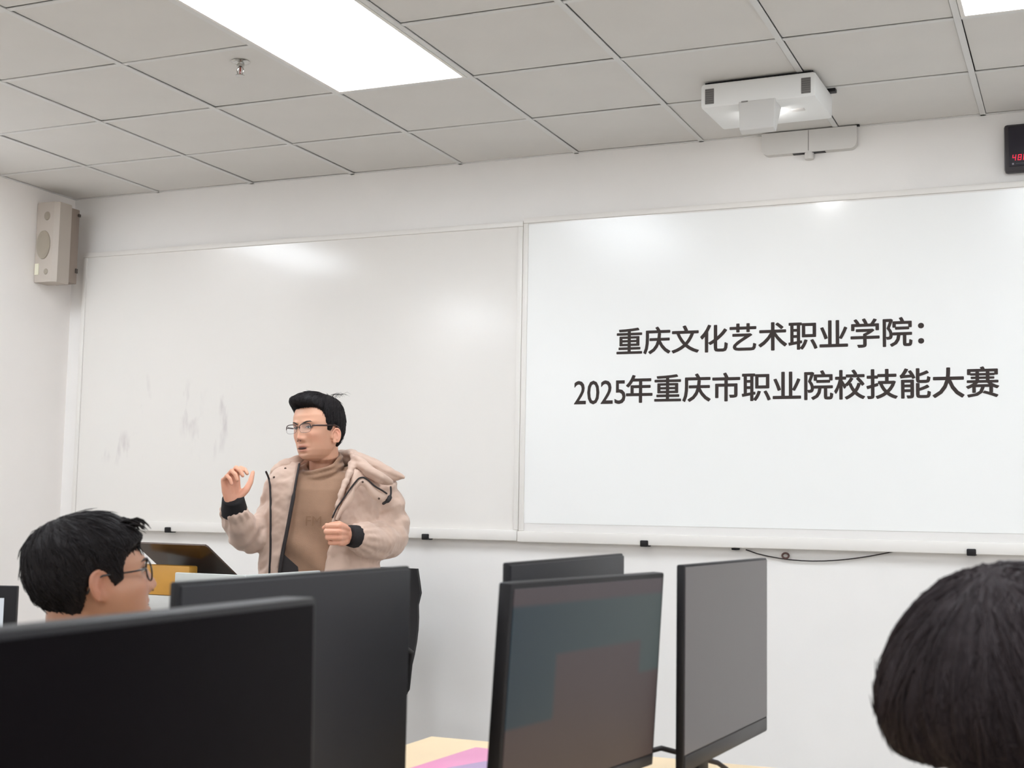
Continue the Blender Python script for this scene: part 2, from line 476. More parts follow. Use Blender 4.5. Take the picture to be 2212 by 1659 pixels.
bx, bz = wl(-1.10, 1.63, .02)
t = thing('bracket_cover', 'flat grey rounded cover box on the wall below the projector', 'cover', (bx, D, bz - .05))
def rrect(w, h, r, n=6, flat_top=False):
    pts = []
    for (cx, cz, a0, flat) in ((w - r, r, -90, 0), (w - r, h - r, 0, flat_top), (-w + r, h - r, 90, flat_top), (-w + r, r, 180, 0)):
        if flat:
            pts.append((w if cx > 0 else -w, h)); continue
        for k in range(n + 1):
            a = math.radians(a0 + 90 * k / n); pts.append((cx + r * math.cos(a), cz + r * math.sin(a)))
    return pts
for s in (-1, 1):
    o = MB().slab([(x, -.04, z) for x, z in rrect(.205, .098, .03, flat_top=True)], (0, .039, 0))
    if s == -1: o.build('cover_shell', m_grey_plastic, t, 40)
MB().box(-.0012, .0012, -.0412, -.0395, .006, .096).build('cover_seam', m_grille, t)
MB().box(-.07, .07, -.034, -.006, -.0015, .001).build('cover_gap', m_black, t)
MB().lathe([(.001, -.030), (.018, -.028), (.020, -.018), (.020, .002), (.001, .003)], (0, -.02, 0)).build('cover_knob', m_grey_plastic, t, 40)
MB().box(.198, .216, -.036, -.02, .096, .102).build('cover_hinge', m_black, t)

t = thing('sprinkler_head', 'small chrome fire sprinkler head hanging from a ceiling tile', 'sprinkler', (-2.925, 4.15, CEIL + .003))
MB().lathe([(.001, .002), (.034, .001), (.036, -.003), (.026, -.008), (.012, -.009), (.001, -.009)]).build('escutcheon', m_chrome, t, 40)
MB().lathe([(.001, -.008), (.014, -.008), (.014, -.022), (.008, -.026), (.001, -.026)]).build('nozzle', m_chrome, t, 40)
for s in (-1, 1):
    MB().tube([(s * .008, 0, -.022), (s * .014, 0, -.034), (s * .011, 0, -.048), (s * .003, 0, -.054)], .0028, 8).build('yoke_arm', m_chrome, t, True)
MB().tube([(0, 0, -.024), (0, 0, -.05)], .0035, 8).build('glass_bulb', mat('bulb_glass', (120, 60, 50), .1), t, True)
MB().lathe([(.001, -.054), (.017, -.055), (.018, -.058), (.001, -.0585)]).build('deflector', m_chrome, t, 40)

# ------------------------------------------------------------------ loudspeaker in the corner
t = thing('wall_speaker', 'ivory loudspeaker box fixed high on the side wall close to the corner', 'speaker', (-5.074, 5.61, EYE + 1.166))
def spk_ring(z, k=1.0):
    w, y0, y1, c = .0725 * k, -.105, .0, .016
    return [(-w, y1, z), (-w, y0 + c * .4, z), (-w + c * .4, y0, z), (w - c * 1.6, y0, z), (w, y0 + c, z), (w, y1, z)]
MB().loft([spk_ring(.0, .96), spk_ring(.008), spk_ring(.422), spk_ring(.43, .96)]).build('speaker_cabinet', m_ivory, t, 30)
def disc(cx, cz, rx, rz, y, n=28):
    return [(cx + rx * math.cos(2 * PI * k / n), y, cz + rz * math.sin(2 * PI * k / n)) for k in range(n)]
F = -.1055
MB().loft([disc(-.014, .20, .046, .078, F), disc(-.014, .20, .044, .076, F - .005), disc(-.014, .20, .036, .064, F - .001), disc(-.014, .20, .015, .026, F + .002)]).build('woofer_cone', m_ivory_cone, t, 40)
MB().loft([disc(.002, .355, .020, .024, F), disc(.002, .355, .018, .022, F - .004), disc(.002, .355, .010, .012, F - .001)]).build('tweeter', m_ivory_cone, t, 40)
MB().loft([disc(.010, .055, .014, .016, F), disc(.010, .055, .012, .014, F - .003)]).build('bass_port', m_ivory_cone, t, 40)
MB().box(-.064, -.038, F - .003, F + .002, .04, .10).build('badge_plate', mat('pale_badge', (226, 222, 200), .5), t)
MB().box(-.0725, .066, .001, .07, .012, .418, b=.004).build('rear_housing', m_bracket, t, 40)
m_bolt = mat('brown_bolt', (70, 60, 54), .5)
MB().box(.066, .076, .052, .07, .378, .394, b=.003).build('bracket_bolt', m_bolt, t, 40)
MB().box(.066, .072, .052, .07, .07, .095, b=.002).build('bracket_bolt', m_bolt, t, 40)

# ------------------------------------------------------------------ digital clock
cxa, cza = wl(-.301, 1.425, .04)
t = thing('digital_clock', 'black digital wall clock with small red digits', 'clock', (cxa, D, cza))
W_, H_ = .62, .20
MB().box(0, W_, -.045, 0, 0, H_, b=.012).build('clock_case', mat('clock_case', (46, 42, 46), .4), t, 40)
MB().box(.018, W_ - .018, -.0475, -.04, .022, H_ - .012, b=.002).build('clock_glass', m_clock_glass, t, 40)
SEG = {'4': 'bcfg', '8': 'abcdefg', '0': 'abcdef'}
def seg_digit(ch, x, z, w, h):
    m = MB(); q = .0028; y0, y1 = -.0485, -.047; sh = .12
    for c in SEG[ch]:
        bx = {'a': (x, x + w, z + h - q, z + h), 'd': (x, x + w, z, z + q), 'g': (x, x + w, z + h / 2 - q / 2, z + h / 2 + q / 2),
              'f': (x, x + q, z + h / 2, z + h), 'e': (x, x + q, z, z + h / 2), 'b': (x + w - q, x + w, z + h / 2, z + h), 'c': (x + w - q, x + w, z, z + h / 2)}[c]
        o = len(m.v); m.box(bx[0], bx[1], y0, y1, bx[2], bx[3])
        for k in range(o, len(m.v)):
            p = m.v[k]; m.v[k] = (p[0] + (p[2] - z) * sh, p[1], p[2])
    return m
for k, ch in enumerate('480'):
    seg_digit(ch, .030 + k * .021, .046, .014, .024).build('red_digit', m_red_led, t)
MB().box(.030, .037, -.0485, -.047, .029, .036).build('button_mark', mat('mark_grey', (140, 134, 142), .5), t)
MB().box(.044, .12, -.0482, -.047, .032, .0335).build('fine_print', mat('print_grey', (80, 78, 82), .5), t)

# ------------------------------------------------------------------ desks
def desk(name, label, x0, x1, y0, y1, z=.75, legs=((0, 0), (1, 0), (0, 1), (1, 1)), group=None, mx=0.0):
    t = thing(name, label, 'desk', ((x0 + x1) / 2, (y0 + y1) / 2, 0), 0, group)
    w, d = (x1 - x0) / 2, (y1 - y0) / 2
    MB().box(-w, w, -d, d, z - .025, z, b=.003).build('desktop', [m_desk], t, 40)
    for (a, b) in legs:
        px, py = (-w + .06 if a == 0 else w - .06), (-d + .06 if b == 0 else d - .06)
        MB().box(px - .025, px + .025, py - .025, py + .025, 0, z - .025, b=.004).build('leg', m_steel, t, 40)
    MB().box(-.012 + mx * w, .012 + mx * w, -d + .1, d - .1, z - .33, z - .025).build('modesty_panel', m_steel, t)
    return t
desk('computer_desk', 'pale maple desk under the dark monitor backs, pink notebook on it', -1.36, -.752, .32, 2.744, group='computer desks back to back', mx=.9)
desk('computer_desk', 'pale maple desk under the two monitors with glowing dim screens', -.748, -.22, .32, 2.744, group='computer desks back to back', mx=-.9)
desk('side_desk', 'pale desk behind the seated student with a small monitor', -3.3, -2.45, 2.2, 3.0)

# ------------------------------------------------------------------ monitors
def screen_picture():
    """dim desktop seen at a slant: teal window shape over mauve, read off the flat screen's own coordinates"""
    m = mat('dim_desktop_picture', (70, 60, 62), 0.35, spec=0.3)
    nt = m.node_tree; b = nt.nodes['Principled BSDF']
    tc = nt.nodes.new('ShaderNodeTexCoord'); sx = nt.nodes.new('ShaderNodeSeparateXYZ'); nt.links.new(tc.outputs['Generated'], sx.inputs[0])
    def cmp(sock, op, val, soft=.012):
        r = nt.nodes.new('ShaderNodeMapRange'); r.inputs['From Min'].default_value = val - soft; r.inputs['From Max'].default_value = val + soft
        if op == '<': r.inputs['To Min'].default_value = 1; r.inputs['To Max'].default_value = 0
        nt.links.new(sock, r.inputs['Value']); return r.outputs[0]
    def mul(a, c, op='MULTIPLY'):
        n = nt.nodes.new('ShaderNodeMath'); n.operation = op; nt.links.new(a, n.inputs[0]); nt.links.new(c, n.inputs[1]); return n.outputs[0]
    u, v = sx.outputs['X'], sx.outputs['Z']
    band = mul(cmp(v, '<', .915), cmp(v, '>', .66))
    leftc = mul(mul(cmp(v, '<', .915), cmp(v, '>', .34)), cmp(u, '<', .27))
    rightc = mul(mul(cmp(v, '<', .915), cmp(v, '>', .48)), cmp(u, '>', .85))
    mask = mul(mul(band, leftc, 'MAXIMUM'), rightc, 'MAXIMUM')
    c1 = nt.nodes.new('ShaderNodeMix'); c1.data_type = 'RGBA'; c1.inputs[6].default_value = (*lin((28, 54, 66)), 1); c1.inputs[7].default_value = (*lin((68, 84, 82)), 1); nt.links.new(u, c1.inputs[0])  # teal greys towards one side: grazing reflection put into the emitted colour
    c2 = nt.nodes.new('ShaderNodeMix'); c2.data_type = 'RGBA'; c2.inputs[6].default_value = (*lin((78, 58, 52)), 1); c2.inputs[7].default_value = (*lin((82, 70, 74)), 1); nt.links.new(v, c2.inputs[0])  # brownish lower end: the desk's reflection put into the emitted colour
    c3 = nt.nodes.new('ShaderNodeMix'); c3.data_type = 'RGBA'
    nt.links.new(mask, c3.inputs[0]); nt.links.new(c2.outputs[2], c3.inputs[6]); nt.links.new(c1.outputs[2], c3.inputs[7])
    b.inputs['Base Color'].default_value = (.01, .01, .012, 1)
    nt.links.new(c3.outputs[2], b.inputs['Emission Color']); b.inputs['Emission Strength'].default_value = .58
    return m
m_screen_pic = screen_picture()
m_screen_grey = mat('dim_grey_screen', (12, 12, 13), .28, spec=.5, emit=(108, 99, 100), estr=.42)
m_screen_pale = mat('pale_lit_screen', (40, 42, 44), .3, emit=(226, 232, 238), estr=.8)

def monitor(label, p1, p2, ztop, h, face, tilt=0.0, scr=None, body=None, thick=.02, desk_z=.75, edge=None, bezel=.008, chin=.02, group='desk monitors'):
    """p1, p2: the two top corners of the side that is measured; face=+1 when the screen looks along +x, -1 when the back does"""
    p1, p2 = Vector((*p1, 0)), Vector((*p2, 0))
    w = (p2 - p1).length; c = (p1 + p2) / 2; dv = (p2 - p1).normalized()
    n = Vector((dv.y, -dv.x, 0))                      # points to +x for rows running along +y
    rz = math.atan2(dv.y, dv.x)                       # local X along the row, local -Y = n
    t = thing('monitor', label, 'monitor', (c.x, c.y, desk_z), rz, group)
    H = ztop - desk_z; body = body or m_black
    R = Matrix.Translation((0, 0, H)) @ Matrix.Rotation(tilt, 4, 'X')   # hang from the top edge
    s = -1 if face > 0 else 1                         # screen on local -Y when it faces n
    hw = w / 2
    f0 = 0.0                                          # measured face lies at local y = 0, body goes to +y
    back = MB().box(-hw, hw, 0, thick, -h, 0, b=.003)
    back.xform(R).build('monitor_housing', body, t, 40)
    if face > 0:
        MB().box(-hw + bezel, hw - bezel, -.0012, .004, -h + chin, -bezel, b=.0006).xform(R).build('screen', scr or m_screen_off, t)
        MB().box(-hw + .006, hw - .006, -.0016, .002, -h + .003, -h + chin - .002, b=.001).xform(R).build('lower_bezel', m_edge, t, 40)
        MB().box(-hw * .5, hw * .5, thick - .002, thick + .022, -h + .03, -h + .2, b=.012).xform(R).build('rear_housing', body, t, 40)
        ny = thick + .045
    else:
        MB().box(-hw + bezel, hw - bezel, thick - .004, thick + .0012, -h + chin, -bezel, b=.0006).xform(R).build('screen', m_screen_off, t)
        MB().box(-hw + .004, hw - .004, -.0035, .002, -h + .004, -.004, b=.002).xform(R).build('rear_panel', m_dark, t, 40)
        MB().box(-hw * .22, hw * .22, -.020, .0, -h + .004, -h + .05, b=.008).xform(R).build('rear_housing', m_dark, t, 40)
        ny = -.032
    MB().box(-.03, .03, ny - .012, ny + .012, .008, H - h + (.14 if face > 0 else .03), b=.004).build('stand_neck', m_black, t, 40)
    MB().slab([(x, z, 0) for x, z in [(q[0], q[1] + ny - .09) for q in rrect(.105, .18, .02)]], (0, 0, .009)).build('stand_base', m_black, t, 40)
    return t
Z = EYE
monitor('big black switched-off monitor nearest the camera', (-.6254, .519), (-.6442, 1.061), Z - .08, .335, 1, scr=m_screen_off, thick=.034, tilt=-.02, bezel=.006, chin=.018)
monitor('charcoal monitor back behind the big black monitor, below the man', (-.852, 1.134), (-.867, 1.672), Z - .077, .335, -1, thick=.010)
monitor('charcoal monitor back showing above the teal-tinted screen', (-.789, 1.835), (-.8175, 2.45), Z - .075, .36, -1, thick=.010)
monitor('monitor with a dim teal and mauve picture on its screen', (-.7092, 1.660), (-.644, 2.144), Z - .095, .31, 1, tilt=.058, scr=m_screen_pic, thick=.020)
monitor('slim monitor with a plain dim grey screen at the desk end', (-.6225, 2.185), (-.5986, 2.70), Z - .083, .34, 1, scr=m_screen_grey, thick=.014, bezel=.004, chin=.03)
monitor('small black-framed monitor with a pale lit screen at the picture edge', (-3.036, 2.352), (-2.466, 2.637), Z - .207, .29, 1, scr=m_screen_pale, thick=.02, bezel=.03, chin=.03)

t = thing('monitor_cable', 'two thin dark cables strung between the glowing screens', 'cable', (-.68, 2.25, .75))
MB().tube([(-.14, -.16, .06), (-.09, .0, .075), (-.06, .2, .07), (.0, .38, .02), (.01, .41, .004)], .005, 8).build('cord', m_cable, t, True)
MB().tube([(-.13, -.14, .012), (-.07, .05, .012), (-.05, .22, .01), (.02, .36, .005)], .003, 8).build('thin_cord', mat('grey_cord', (150, 132, 112), .6), t, True)

# pink notebook
t = thing('notebook', 'thick pink notebook with a violet patch lying on the desk', 'notebook', (-1.045, 2.405, .751), math.radians(-3))
MB().box(-.12, .13, -.15, .13, 0, .018, b=.004).build('page_block', mat('mauve_grey_pages', (186, 158, 160), .6), t, 40)
MB().box(-.122, .132, -.152, .132, .018, .022, b=.0015).build('front_cover', mat('pink_cover', (232, 140, 188), .3), t, 40)
MB().slab([(-.06, -.10, .0225), (.13, -.10, .0225), (.13, -.02, .0225), (-.03, .0, .0225)], (0, 0, .0008)).build('violet_patch', mat('violet_print', (172, 146, 186), .35), t)

# ------------------------------------------------------------------ lectern and laptop
t = thing('lectern', 'grey steel lectern with a honey-coloured wooden end block', 'lectern', (-2.80, 4.05, 0))
m_pale = mat('pale_grey_top', (198, 202, 198), .4)
MB().box(-.10, .17, -.19, .28, 0.03, .963, b=.010).build('lectern_cabinet', m_steel, t, 40)
MB().box(-.105, .18, -.20, -.185, .95, 1.021, b=.004).box(.165, .18, -.185, .29, .95, 1.021, b=.004).build('lectern_rim', m_pale, t, 40)
MB().box(-.335, .165, -.10, .29, .951, .965, b=.002).build('lectern_deck', m_pale, t, 40)
MB().box(-.09, .16, -.18, .27, 0, .03).build('plinth', m_black, t)
MB().box(-.335, -.10, -.125, -.075, .935, 1.040, b=.006).build('wooden_block', m_wood, t, 40)
MB().box(-.345, -.102, -.14, .29, .88, .934, b=.004).build('side_ledge', mat('light_ledge', (206, 206, 204), .45), t, 40)
MB().box(-.335, -.105, -.12, .28, .0, .88, b=.004).build('side_cabinet', m_steel, t, 40)
for zz in (.32, .62): MB().box(-.09, .16, -.193, -.188, zz, zz + .006).build('door_gap', m_grille, t)
MB().box(.10, .112, -.205, -.188, .66, .76, b=.003).build('door_handle', m_chrome, t, 40)
t = thing('laptop', 'open laptop with a glossy dark lid standing on the lectern', 'laptop', (-2.955, 4.115, .966), 0)
e1 = Vector((.338, -.04, 0)); e2 = Vector((-.078, -.205, .142)); e2 = e2 - e1 * (e2.dot(e1) / e1.dot(e1)); nn = e1.cross(e2).normalized()
LO = Vector((-.155, .01, .006))
lid = [LO + e1 * a + e2 * b for a, b in ((0, 0), (1, 0), (1, .96), (.985, 1), (.015, 1), (0, .96))]
m_lid = mat('glossy_dark_lid', (66, 48, 38), .2, metal=.4, spec=.6)
MB().slab(lid, nn * -.006).build('lid', m_lid, t)
MB().slab([LO + e1 * a + e2 * b - nn * .0062 for a, b in ((.03, .05), (.97, .05), (.97, .95), (.03, .95))], nn * -.001).build('laptop_screen', m_screen_off, t)
MB().slab([Vector((-.155, .014, .0)) + e1 * a + Vector((.025, .19, 0)) * b for a, b in ((0, 0), (1, 0), (1, 1), (0, 1))], (0, 0, .014)).build('keyboard_base', m_dark, t)

# ------------------------------------------------------------------ black office chair near the board
def office_chair(label, loc, rz, hide_arms=False, name='office_chair', hgt=.98):
    t = thing(name, label, 'chair', loc, rz, 'black office chairs')
    MB().box(-.23, .23, -.22, .22, .43, .49, b=.025).build('seat', m_black, t, 40)
    rings = []
    for k in range(9):
        s = k / 8; z = .55 + (hgt - .55) * s; y = .235 + .05 * s + .02 * math.sin(PI * s); w = .19 + .035 * math.sin(PI * min(1, .25 + s * .75)) + (.02 if k > 5 else 0)
        rings.append([(-w, y, z), (-w * .5, y + .02, z), (w * .5, y + .02, z), (w, y, z), (w, y + .018, z), (w * .5, y + .038, z), (-w * .5, y + .038, z), (-w, y + .018, z)])
    MB().loft(rings).build('backrest', m_black, t, 50)
    MB().tube([(0, .1, .42), (0, .26, .44), (0, .29, .6)], .02, 8).build('back_support', m_black, t, True)
    if not hide_arms:
        for s in (-1, 1):
            MB().tube([(s * .25, -.14, .45), (s * .275, -.17, .56), (s * .275, -.12, .655), (s * .275, .02, .67), (s * .27, .13, .63), (s * .25, .14, .47)], .015, 8).build('armrest', m_black, t, True)
    MB().tube([(0, 0, .08), (0, 0, .43)], .025, 12).build('gas_post', m_chrome, t, True)
    for k in range(5):
        a = 2 * PI * k / 5 + .3
        lg = MB().tube([(0, 0, .10), (.15 * math.cos(a), .15 * math.sin(a), .09), (.28 * math.cos(a), .28 * math.sin(a), .07)], [.025, .02, .016], 8).build('leg', m_black, t, True)
        MB().ellipsoid((.28 * math.cos(a), .28 * math.sin(a), .028), (.028, .028, .028), n=12, m=8).build('caster', m_black, lg, True)
    return t
office_chair('black office chair against the wall, edge showing beside the charcoal monitor back', (-3.02, 5.2, 0), 0.0, hgt=.985)

# ------------------------------------------------------------------ people
m_skin_attr = mat('skin', (210, 160, 132), 0.43, spec=0.35, attr='tint', sss=0.12, bump=0.05, bscale=400)
m_hair = mat('black_hair', (24, 19, 20), 0.62, spec=0.22)
m_hair2 = mat('brown_black_hair', (38, 28, 30), 0.6, spec=0.28)
m_eye = mat('eye_white', (215, 205, 198), 0.25)
m_iris = mat('dark_iris', (35, 22, 18), 0.15)
m_mouth = mat('mouth_inside', (58, 26, 24), 0.6)
m_brow = mat('eyebrow_hair', (44, 34, 32), 0.7)
m_sweater = mat('tan_knit', (150, 116, 92), 0.85, var=0.05, vscale=30, bump=0.25, bscale=350, sheen=0.3)
m_sweater_mark = mat('dark_tan_embroidery', (128, 96, 72), 0.85)
m_jacket = mat('beige_pink_shell', (194, 166, 149), 0.62, var=0.025, vscale=6, bump=0.12, bscale=45, sheen=0.2)
m_lining = mat('dark_lining', (34, 26, 26), 0.7)
m_trousers = mat('black_trousers', (26, 25, 28), 0.8)
m_shoe = mat('black_shoe', (24, 22, 22), 0.4)
m_frame = mat('dark_brown_spectacle_frame', (58, 38, 32), 0.3)
m_frame_blk = mat('black_spectacle_frame', (20, 18, 20), 0.3)
m_lens_glass = mat('spectacle_lens', (235, 240, 245), 0.03, spec=0.25, alpha=0.06)
m_hoodie = mat('dark_blue_hoodie', (40, 44, 56), 0.85, bump=0.2, bscale=200)
m_hoodie2 = mat('grey_pullover', (92, 90, 94), 0.85, bump=0.2, bscale=200)

HZ = np.array([-.120, -.113, -.100, -.080, -.055, -.028, .0, .020, .045, .070, .092, .108, .117, .120])
HF = np.array([.050, .074, .085, .086, .086, .088, .090, .092, .090, .080, .062, .040, .016, .0])
HB = np.array([.005, .000, .012, .038, .068, .088, .099, .102, .101, .093, .076, .053, .026, .0])
HW = np.array([.014, .030, .046, .059, .067, .073, .0765, .077, .0765, .0705, .057, .039, .018, .0])
def head_point(z, a):
    """surface point of the bare head at height z and azimuth a (0 = face)"""
    f = np.interp(z, HZ, HF); b = np.interp(z, HZ, HB); w = np.interp(z, HZ, HW)
    c, s = np.cos(a), np.sin(a)
    e = np.where(c > 0, 2.35, 2.05)
    L = np.where(c > 0, f, b)
    r = (np.abs(c) ** e + np.abs(s) ** e) ** (-1 / e)
    return np.stack([np.where(c > 0, 1, 1) * r * c * L, r * s * w, z + 0 * a], -1)
def g(x, s): return np.exp(-(x / s) ** 2)
def face_relief(P):
    x, y, z = P[:, 0], P[:, 1], P[:, 2]
    front = sstep(x, .02, .06); ay = np.abs(y)
    d = np.zeros_like(x)
    ridge = np.interp(z, [-.056, -.049, -.042, -.036, -.02, .0, .012, .02], [0, .008, .019, .0215, .0165, .008, .003, 0])
    wn = np.interp(z, [-.05, -.038, -.02, .005, .02], [.013, .0115, .0095, .0085, .012])
    d += ridge * g(y, wn)
    d += .008 * g(ay - .0135, .0065) * g(z + .041, .0075)              # wings of the nose
    d -= .010 * g(ay - .031, .016) * g(z - .001, .0105)                # eye sockets
    d += .0045 * g(ay - .030, .022) * g(z - .021, .007)                # brow
    d += .0035 * g(ay - .031, .011) * g(z + .0, .0045)                 # lids
    d += .005 * g(ay - .047, .018) * g(z + .030, .017)                 # cheekbones
    d += .0055 * g(y, .021) * g(z + .0665, .0055)                      # upper lip
    d += .0060 * g(y, .018) * g(z + .0835, .006)                       # lower lip
    d -= .0058 * g(y, .023) * g(z + .0745, .0032)                      # mouth slit
    d -= .0035 * g(y, .02) * g(z + .0935, .005)
    d += .0050 * g(y, .020) * g(z + .108, .011)                        # chin
    d -= .0025 * g(ay - .027, .008) * g(z + .058, .016)                # folds beside the mouth
    return d * front
def head_mesh(nz=110, na=150):
    t = np.linspace(0, 1, nz)
    z = -.120 + .240 * (0.5 - 0.5 * np.cos(PI * t)) * .5 + .240 * t * .5
    z = np.clip(z, -.1199, .1199)
    mb = MB(); rings = []
    a = np.linspace(-PI, PI, na, endpoint=False)
    for zz in z:
        P = head_point(np.full(na, zz), a); P[:, 0] += face_relief(P); rings.append(P)
    mb.loft(rings)
    return mb
def ear_mesh(s, dx=0.0, dz=0.0, k=1.0):
    mb = MB(); R = Matrix.Rotation(s * math.radians(-24), 3, 'Z') @ Matrix.Rotation(math.radians(-10), 3, 'Y')
    c = Vector((-.008, s * .079, -.014)); c0 = c.copy()
    mb.ellipsoid(c, (.0165, .0045, .029), R, 16, 12)
    mb.ellipsoid(c + R @ Vector((.004, 0, -.024)), (.010, .0055, .011), R, 12, 8)
    pts = [c + R @ Vector((.019 * math.cos(q) + .001, s * .005, .032 * math.sin(q))) for q in np.linspace(math.radians(-25), math.radians(235), 16)]
    mb.tube(pts, .0044, 8)
    mb.tube([c + R @ Vector((x, s * .006, z)) for x, z in ((-.004, -.016), (-.009, -.004), (-.006, .010), (.003, .017))], .0032, 8)
    mb.ellipsoid(c + R @ Vector((.015, s * .002, -.006)), (.006, .005, .008), R, 10, 8)
    mb.v = [tuple(c0 + (Vector(q) - c0) * k + Vector((dx, 0, dz))) for q in mb.v]
    return mb
def cone(mb, pts, rad, n=18, squash=None): return mb.tube(pts, rad, n, True, squash)

def remesh(mb, voxel, smooth_it=1, name='tmp'):
    me = mb.mesh(name, [])
    o = bpy.data.objects.new(name, me); COL.objects.link(o)
    r = o.modifiers.new('r', 'REMESH'); r.mode = 'VOXEL'; r.voxel_size = voxel; r.adaptivity = 0
    if smooth_it:
        sm = o.modifiers.new('s', 'SMOOTH'); sm.factor = .5; sm.iterations = smooth_it
    dg = bpy.context.evaluated_depsgraph_get()
    out = bpy.data.meshes.new_from_object(o.evaluated_get(dg))
    bpy.data.objects.remove(o); bpy.data.meshes.remove(me)
    return out
def coords(me):
    co = np.empty(len(me.vertices) * 3); me.vertices.foreach_get('co', co); return co.reshape(-1, 3)
def normals(me):
    co = np.empty(len(me.vertices) * 3); me.vertex_normals.foreach_get('vector', co); return co.reshape(-1, 3)
def noise3(P, freq, seed, octaves=3):
    r = np.random.default_rng(seed); out = np.zeros(len(P)); amp = 1
    for o in range(octaves):
        for k in range(5):
            d = r.normal(size=3); d /= np.linalg.norm(d)
            out += amp * np.sin(P @ d * freq * (1 + .5 * r.random()) * 2 * PI + r.random() * 7 + 1.5 * np.sin(P @ r.normal(size=3) * freq * 2.1 + r.random() * 6)) / 5
        freq *= 1.9; amp *= .55
    return out

SKIN = np.array(lin((214, 163, 136)))
def paint_skin(me, Mh, hands=(), tone=1.0):
    co = coords(me); Mi = np.array(Mh.inverted())
    L = co @ Mi[:3, :3].T + Mi[:3, 3]
    col = np.tile(SKIN, (len(co), 1))
    x, y, z = L[:, 0], L[:, 1], L[:, 2]; ay = np.abs(y)
    fr = (x > .03) * (np.abs(z) < .13)
    def mix(w, rgb):
        nonlocal col
        w = (w)[:, None]; col = col * (1 - w) + np.array(lin(rgb)) * w
    mix(np.clip(fr * .8 * np.maximum(g(y, .024) * g(z + .067, .0055), g(y, .021) * g(z + .0825, .006)), 0, 1), (176, 104, 92))
    mix(fr * .35 * g(ay - .045, .022) * g(z + .035, .02), (214, 140, 118))
    mix(fr * .4 * g(y, .013) * g(z + .037, .012), (214, 146, 124))
    mix(fr * .28 * g(y, .05) * sstep(-z, .05, .1), (176, 134, 114))
    mix(np.clip(.5 * g(ay - .088, .013) * g(x + .01, .03) * g(z + .012, .04), 0, 1), (216, 138, 118))
    for h in hands:
        dd = np.linalg.norm(co - np.array(h), axis=1)
        mix(.35 * sstep(-dd, -.11, -.05), (222, 148, 124))
    c4 = np.ones((len(co), 4)); c4[:, :3] = col * np.array([tone, tone ** 1.15, tone ** 1.3])
    at = me.color_attributes.new('tint', 'FLOAT_COLOR', 'POINT')
    at.data.foreach_set('color', c4.ravel())

def hair_cap(Mh, zline, thick, shift, m, parent, seed, nz=80, na=120, rough=.0022, strands=900, slen=.05, srad=.0007, crown=(-.05, .0, .11), stray=.15, lift=0.0, wmask=None):
    """hair: a shell that dips under the skin outside the hairline, with strands combed over it from the crown"""
    a = np.linspace(-PI, PI, na, endpoint=False)
    t = np.linspace(0, 1, nz); zz = np.clip(-.118 + .2379 * (.35 * t + .65 * np.sin(t * PI / 2)), -.119, .1199)
    rings = []; P0 = []
    for z in zz:
        P0.append(head_point(np.full(na, z), a))
    P0 = np.concatenate(P0)
    x, y, z = P0.T
    N = np.stack([P0[:, 0] / .0095, P0[:, 1] / .006, P0[:, 2] / .0135], -1); N /= np.linalg.norm(N, axis=1)[:, None]
    w = sstep(z - zline(x, y), -.004, .008)
    th = thick(x, y, z)
    # clumps run from the crown outward
    d = P0 - np.array(crown); ang = np.arctan2(d[:, 1], d[:, 0]); rad = np.linalg.norm(d, axis=1)
    r = np.random.default_rng(seed)
    cl = sum(np.sin(ang * k + rad * q + r.random() * 7) for k, q in ((17, 20), (29, 35), (43, -30))) / 3
    h = -.006 * (1 - w) + w * (th + rough * cl)
    P = P0 + N * h[:, None] + shift(x, y, z) * (w)[:, None]
    mb = MB().loft(P.reshape(nz, na, 3))
    cap_v = [Vector(p) for p in P]
    bvh = BVHTree.FromPolygons(cap_v, mb.f)
    cm = mb.xform(Mh).mesh('hair', m, True)
    cap = link('hair', cm, parent)
    # strands
    sm = MB(); O = Vector((0, 0, .02)); C = Vector(crown).normalized()
    cnt = 0; tries = 0
    idx = np.where(w > .6)[0]
    while cnt < strands and tries < strands * 4:
        tries += 1
        k = int(r.choice(idx)); p = cap_v[k]
        dirv = (p - O).normalized()
        tang = (dirv - C * dirv.dot(C))
        tang = tang - dirv * tang.dot(dirv)
        if tang.length < .05: tang = Vector(r.normal(size=3)); tang -= dirv * tang.dot(dirv)
        tang.normalize(); side = dirv.cross(tang)
        tang = (tang + side * float(r.normal()) * .28).normalized()
        ln = slen * (0.6 + .8 * r.random()); n = 6; pts = []; out = float(r.random() < stray) * float(r.random()) * .010
        dcur = dirv.copy()
        for q in range(n):
            hit, nrm, fi, dist = bvh.ray_cast(O, dcur, .5)
            # the outermost layer
            if hit is None: break
            pts.append(hit + dcur * (.0004 + lift * (q / n) + out * (q / n) ** 1.5))
            dcur = (dcur + tang * (ln / n / max(.05, (hit - O).length))).normalized()
            tang = (tang - dcur * tang.dot(dcur)).normalized()
        if len(pts) < 4: continue
        last = Mh.inverted() @ (Mh @ pts[-1])
        sm.tube(pts, [srad * .6] + [srad] * (len(pts) - 2) + [srad * .3], 3, False)
        cnt += 1
    st = sm.xform(Mh).build('hair_strands', m, cap, True)
    st['kind'] = 'stuff'
    return cap

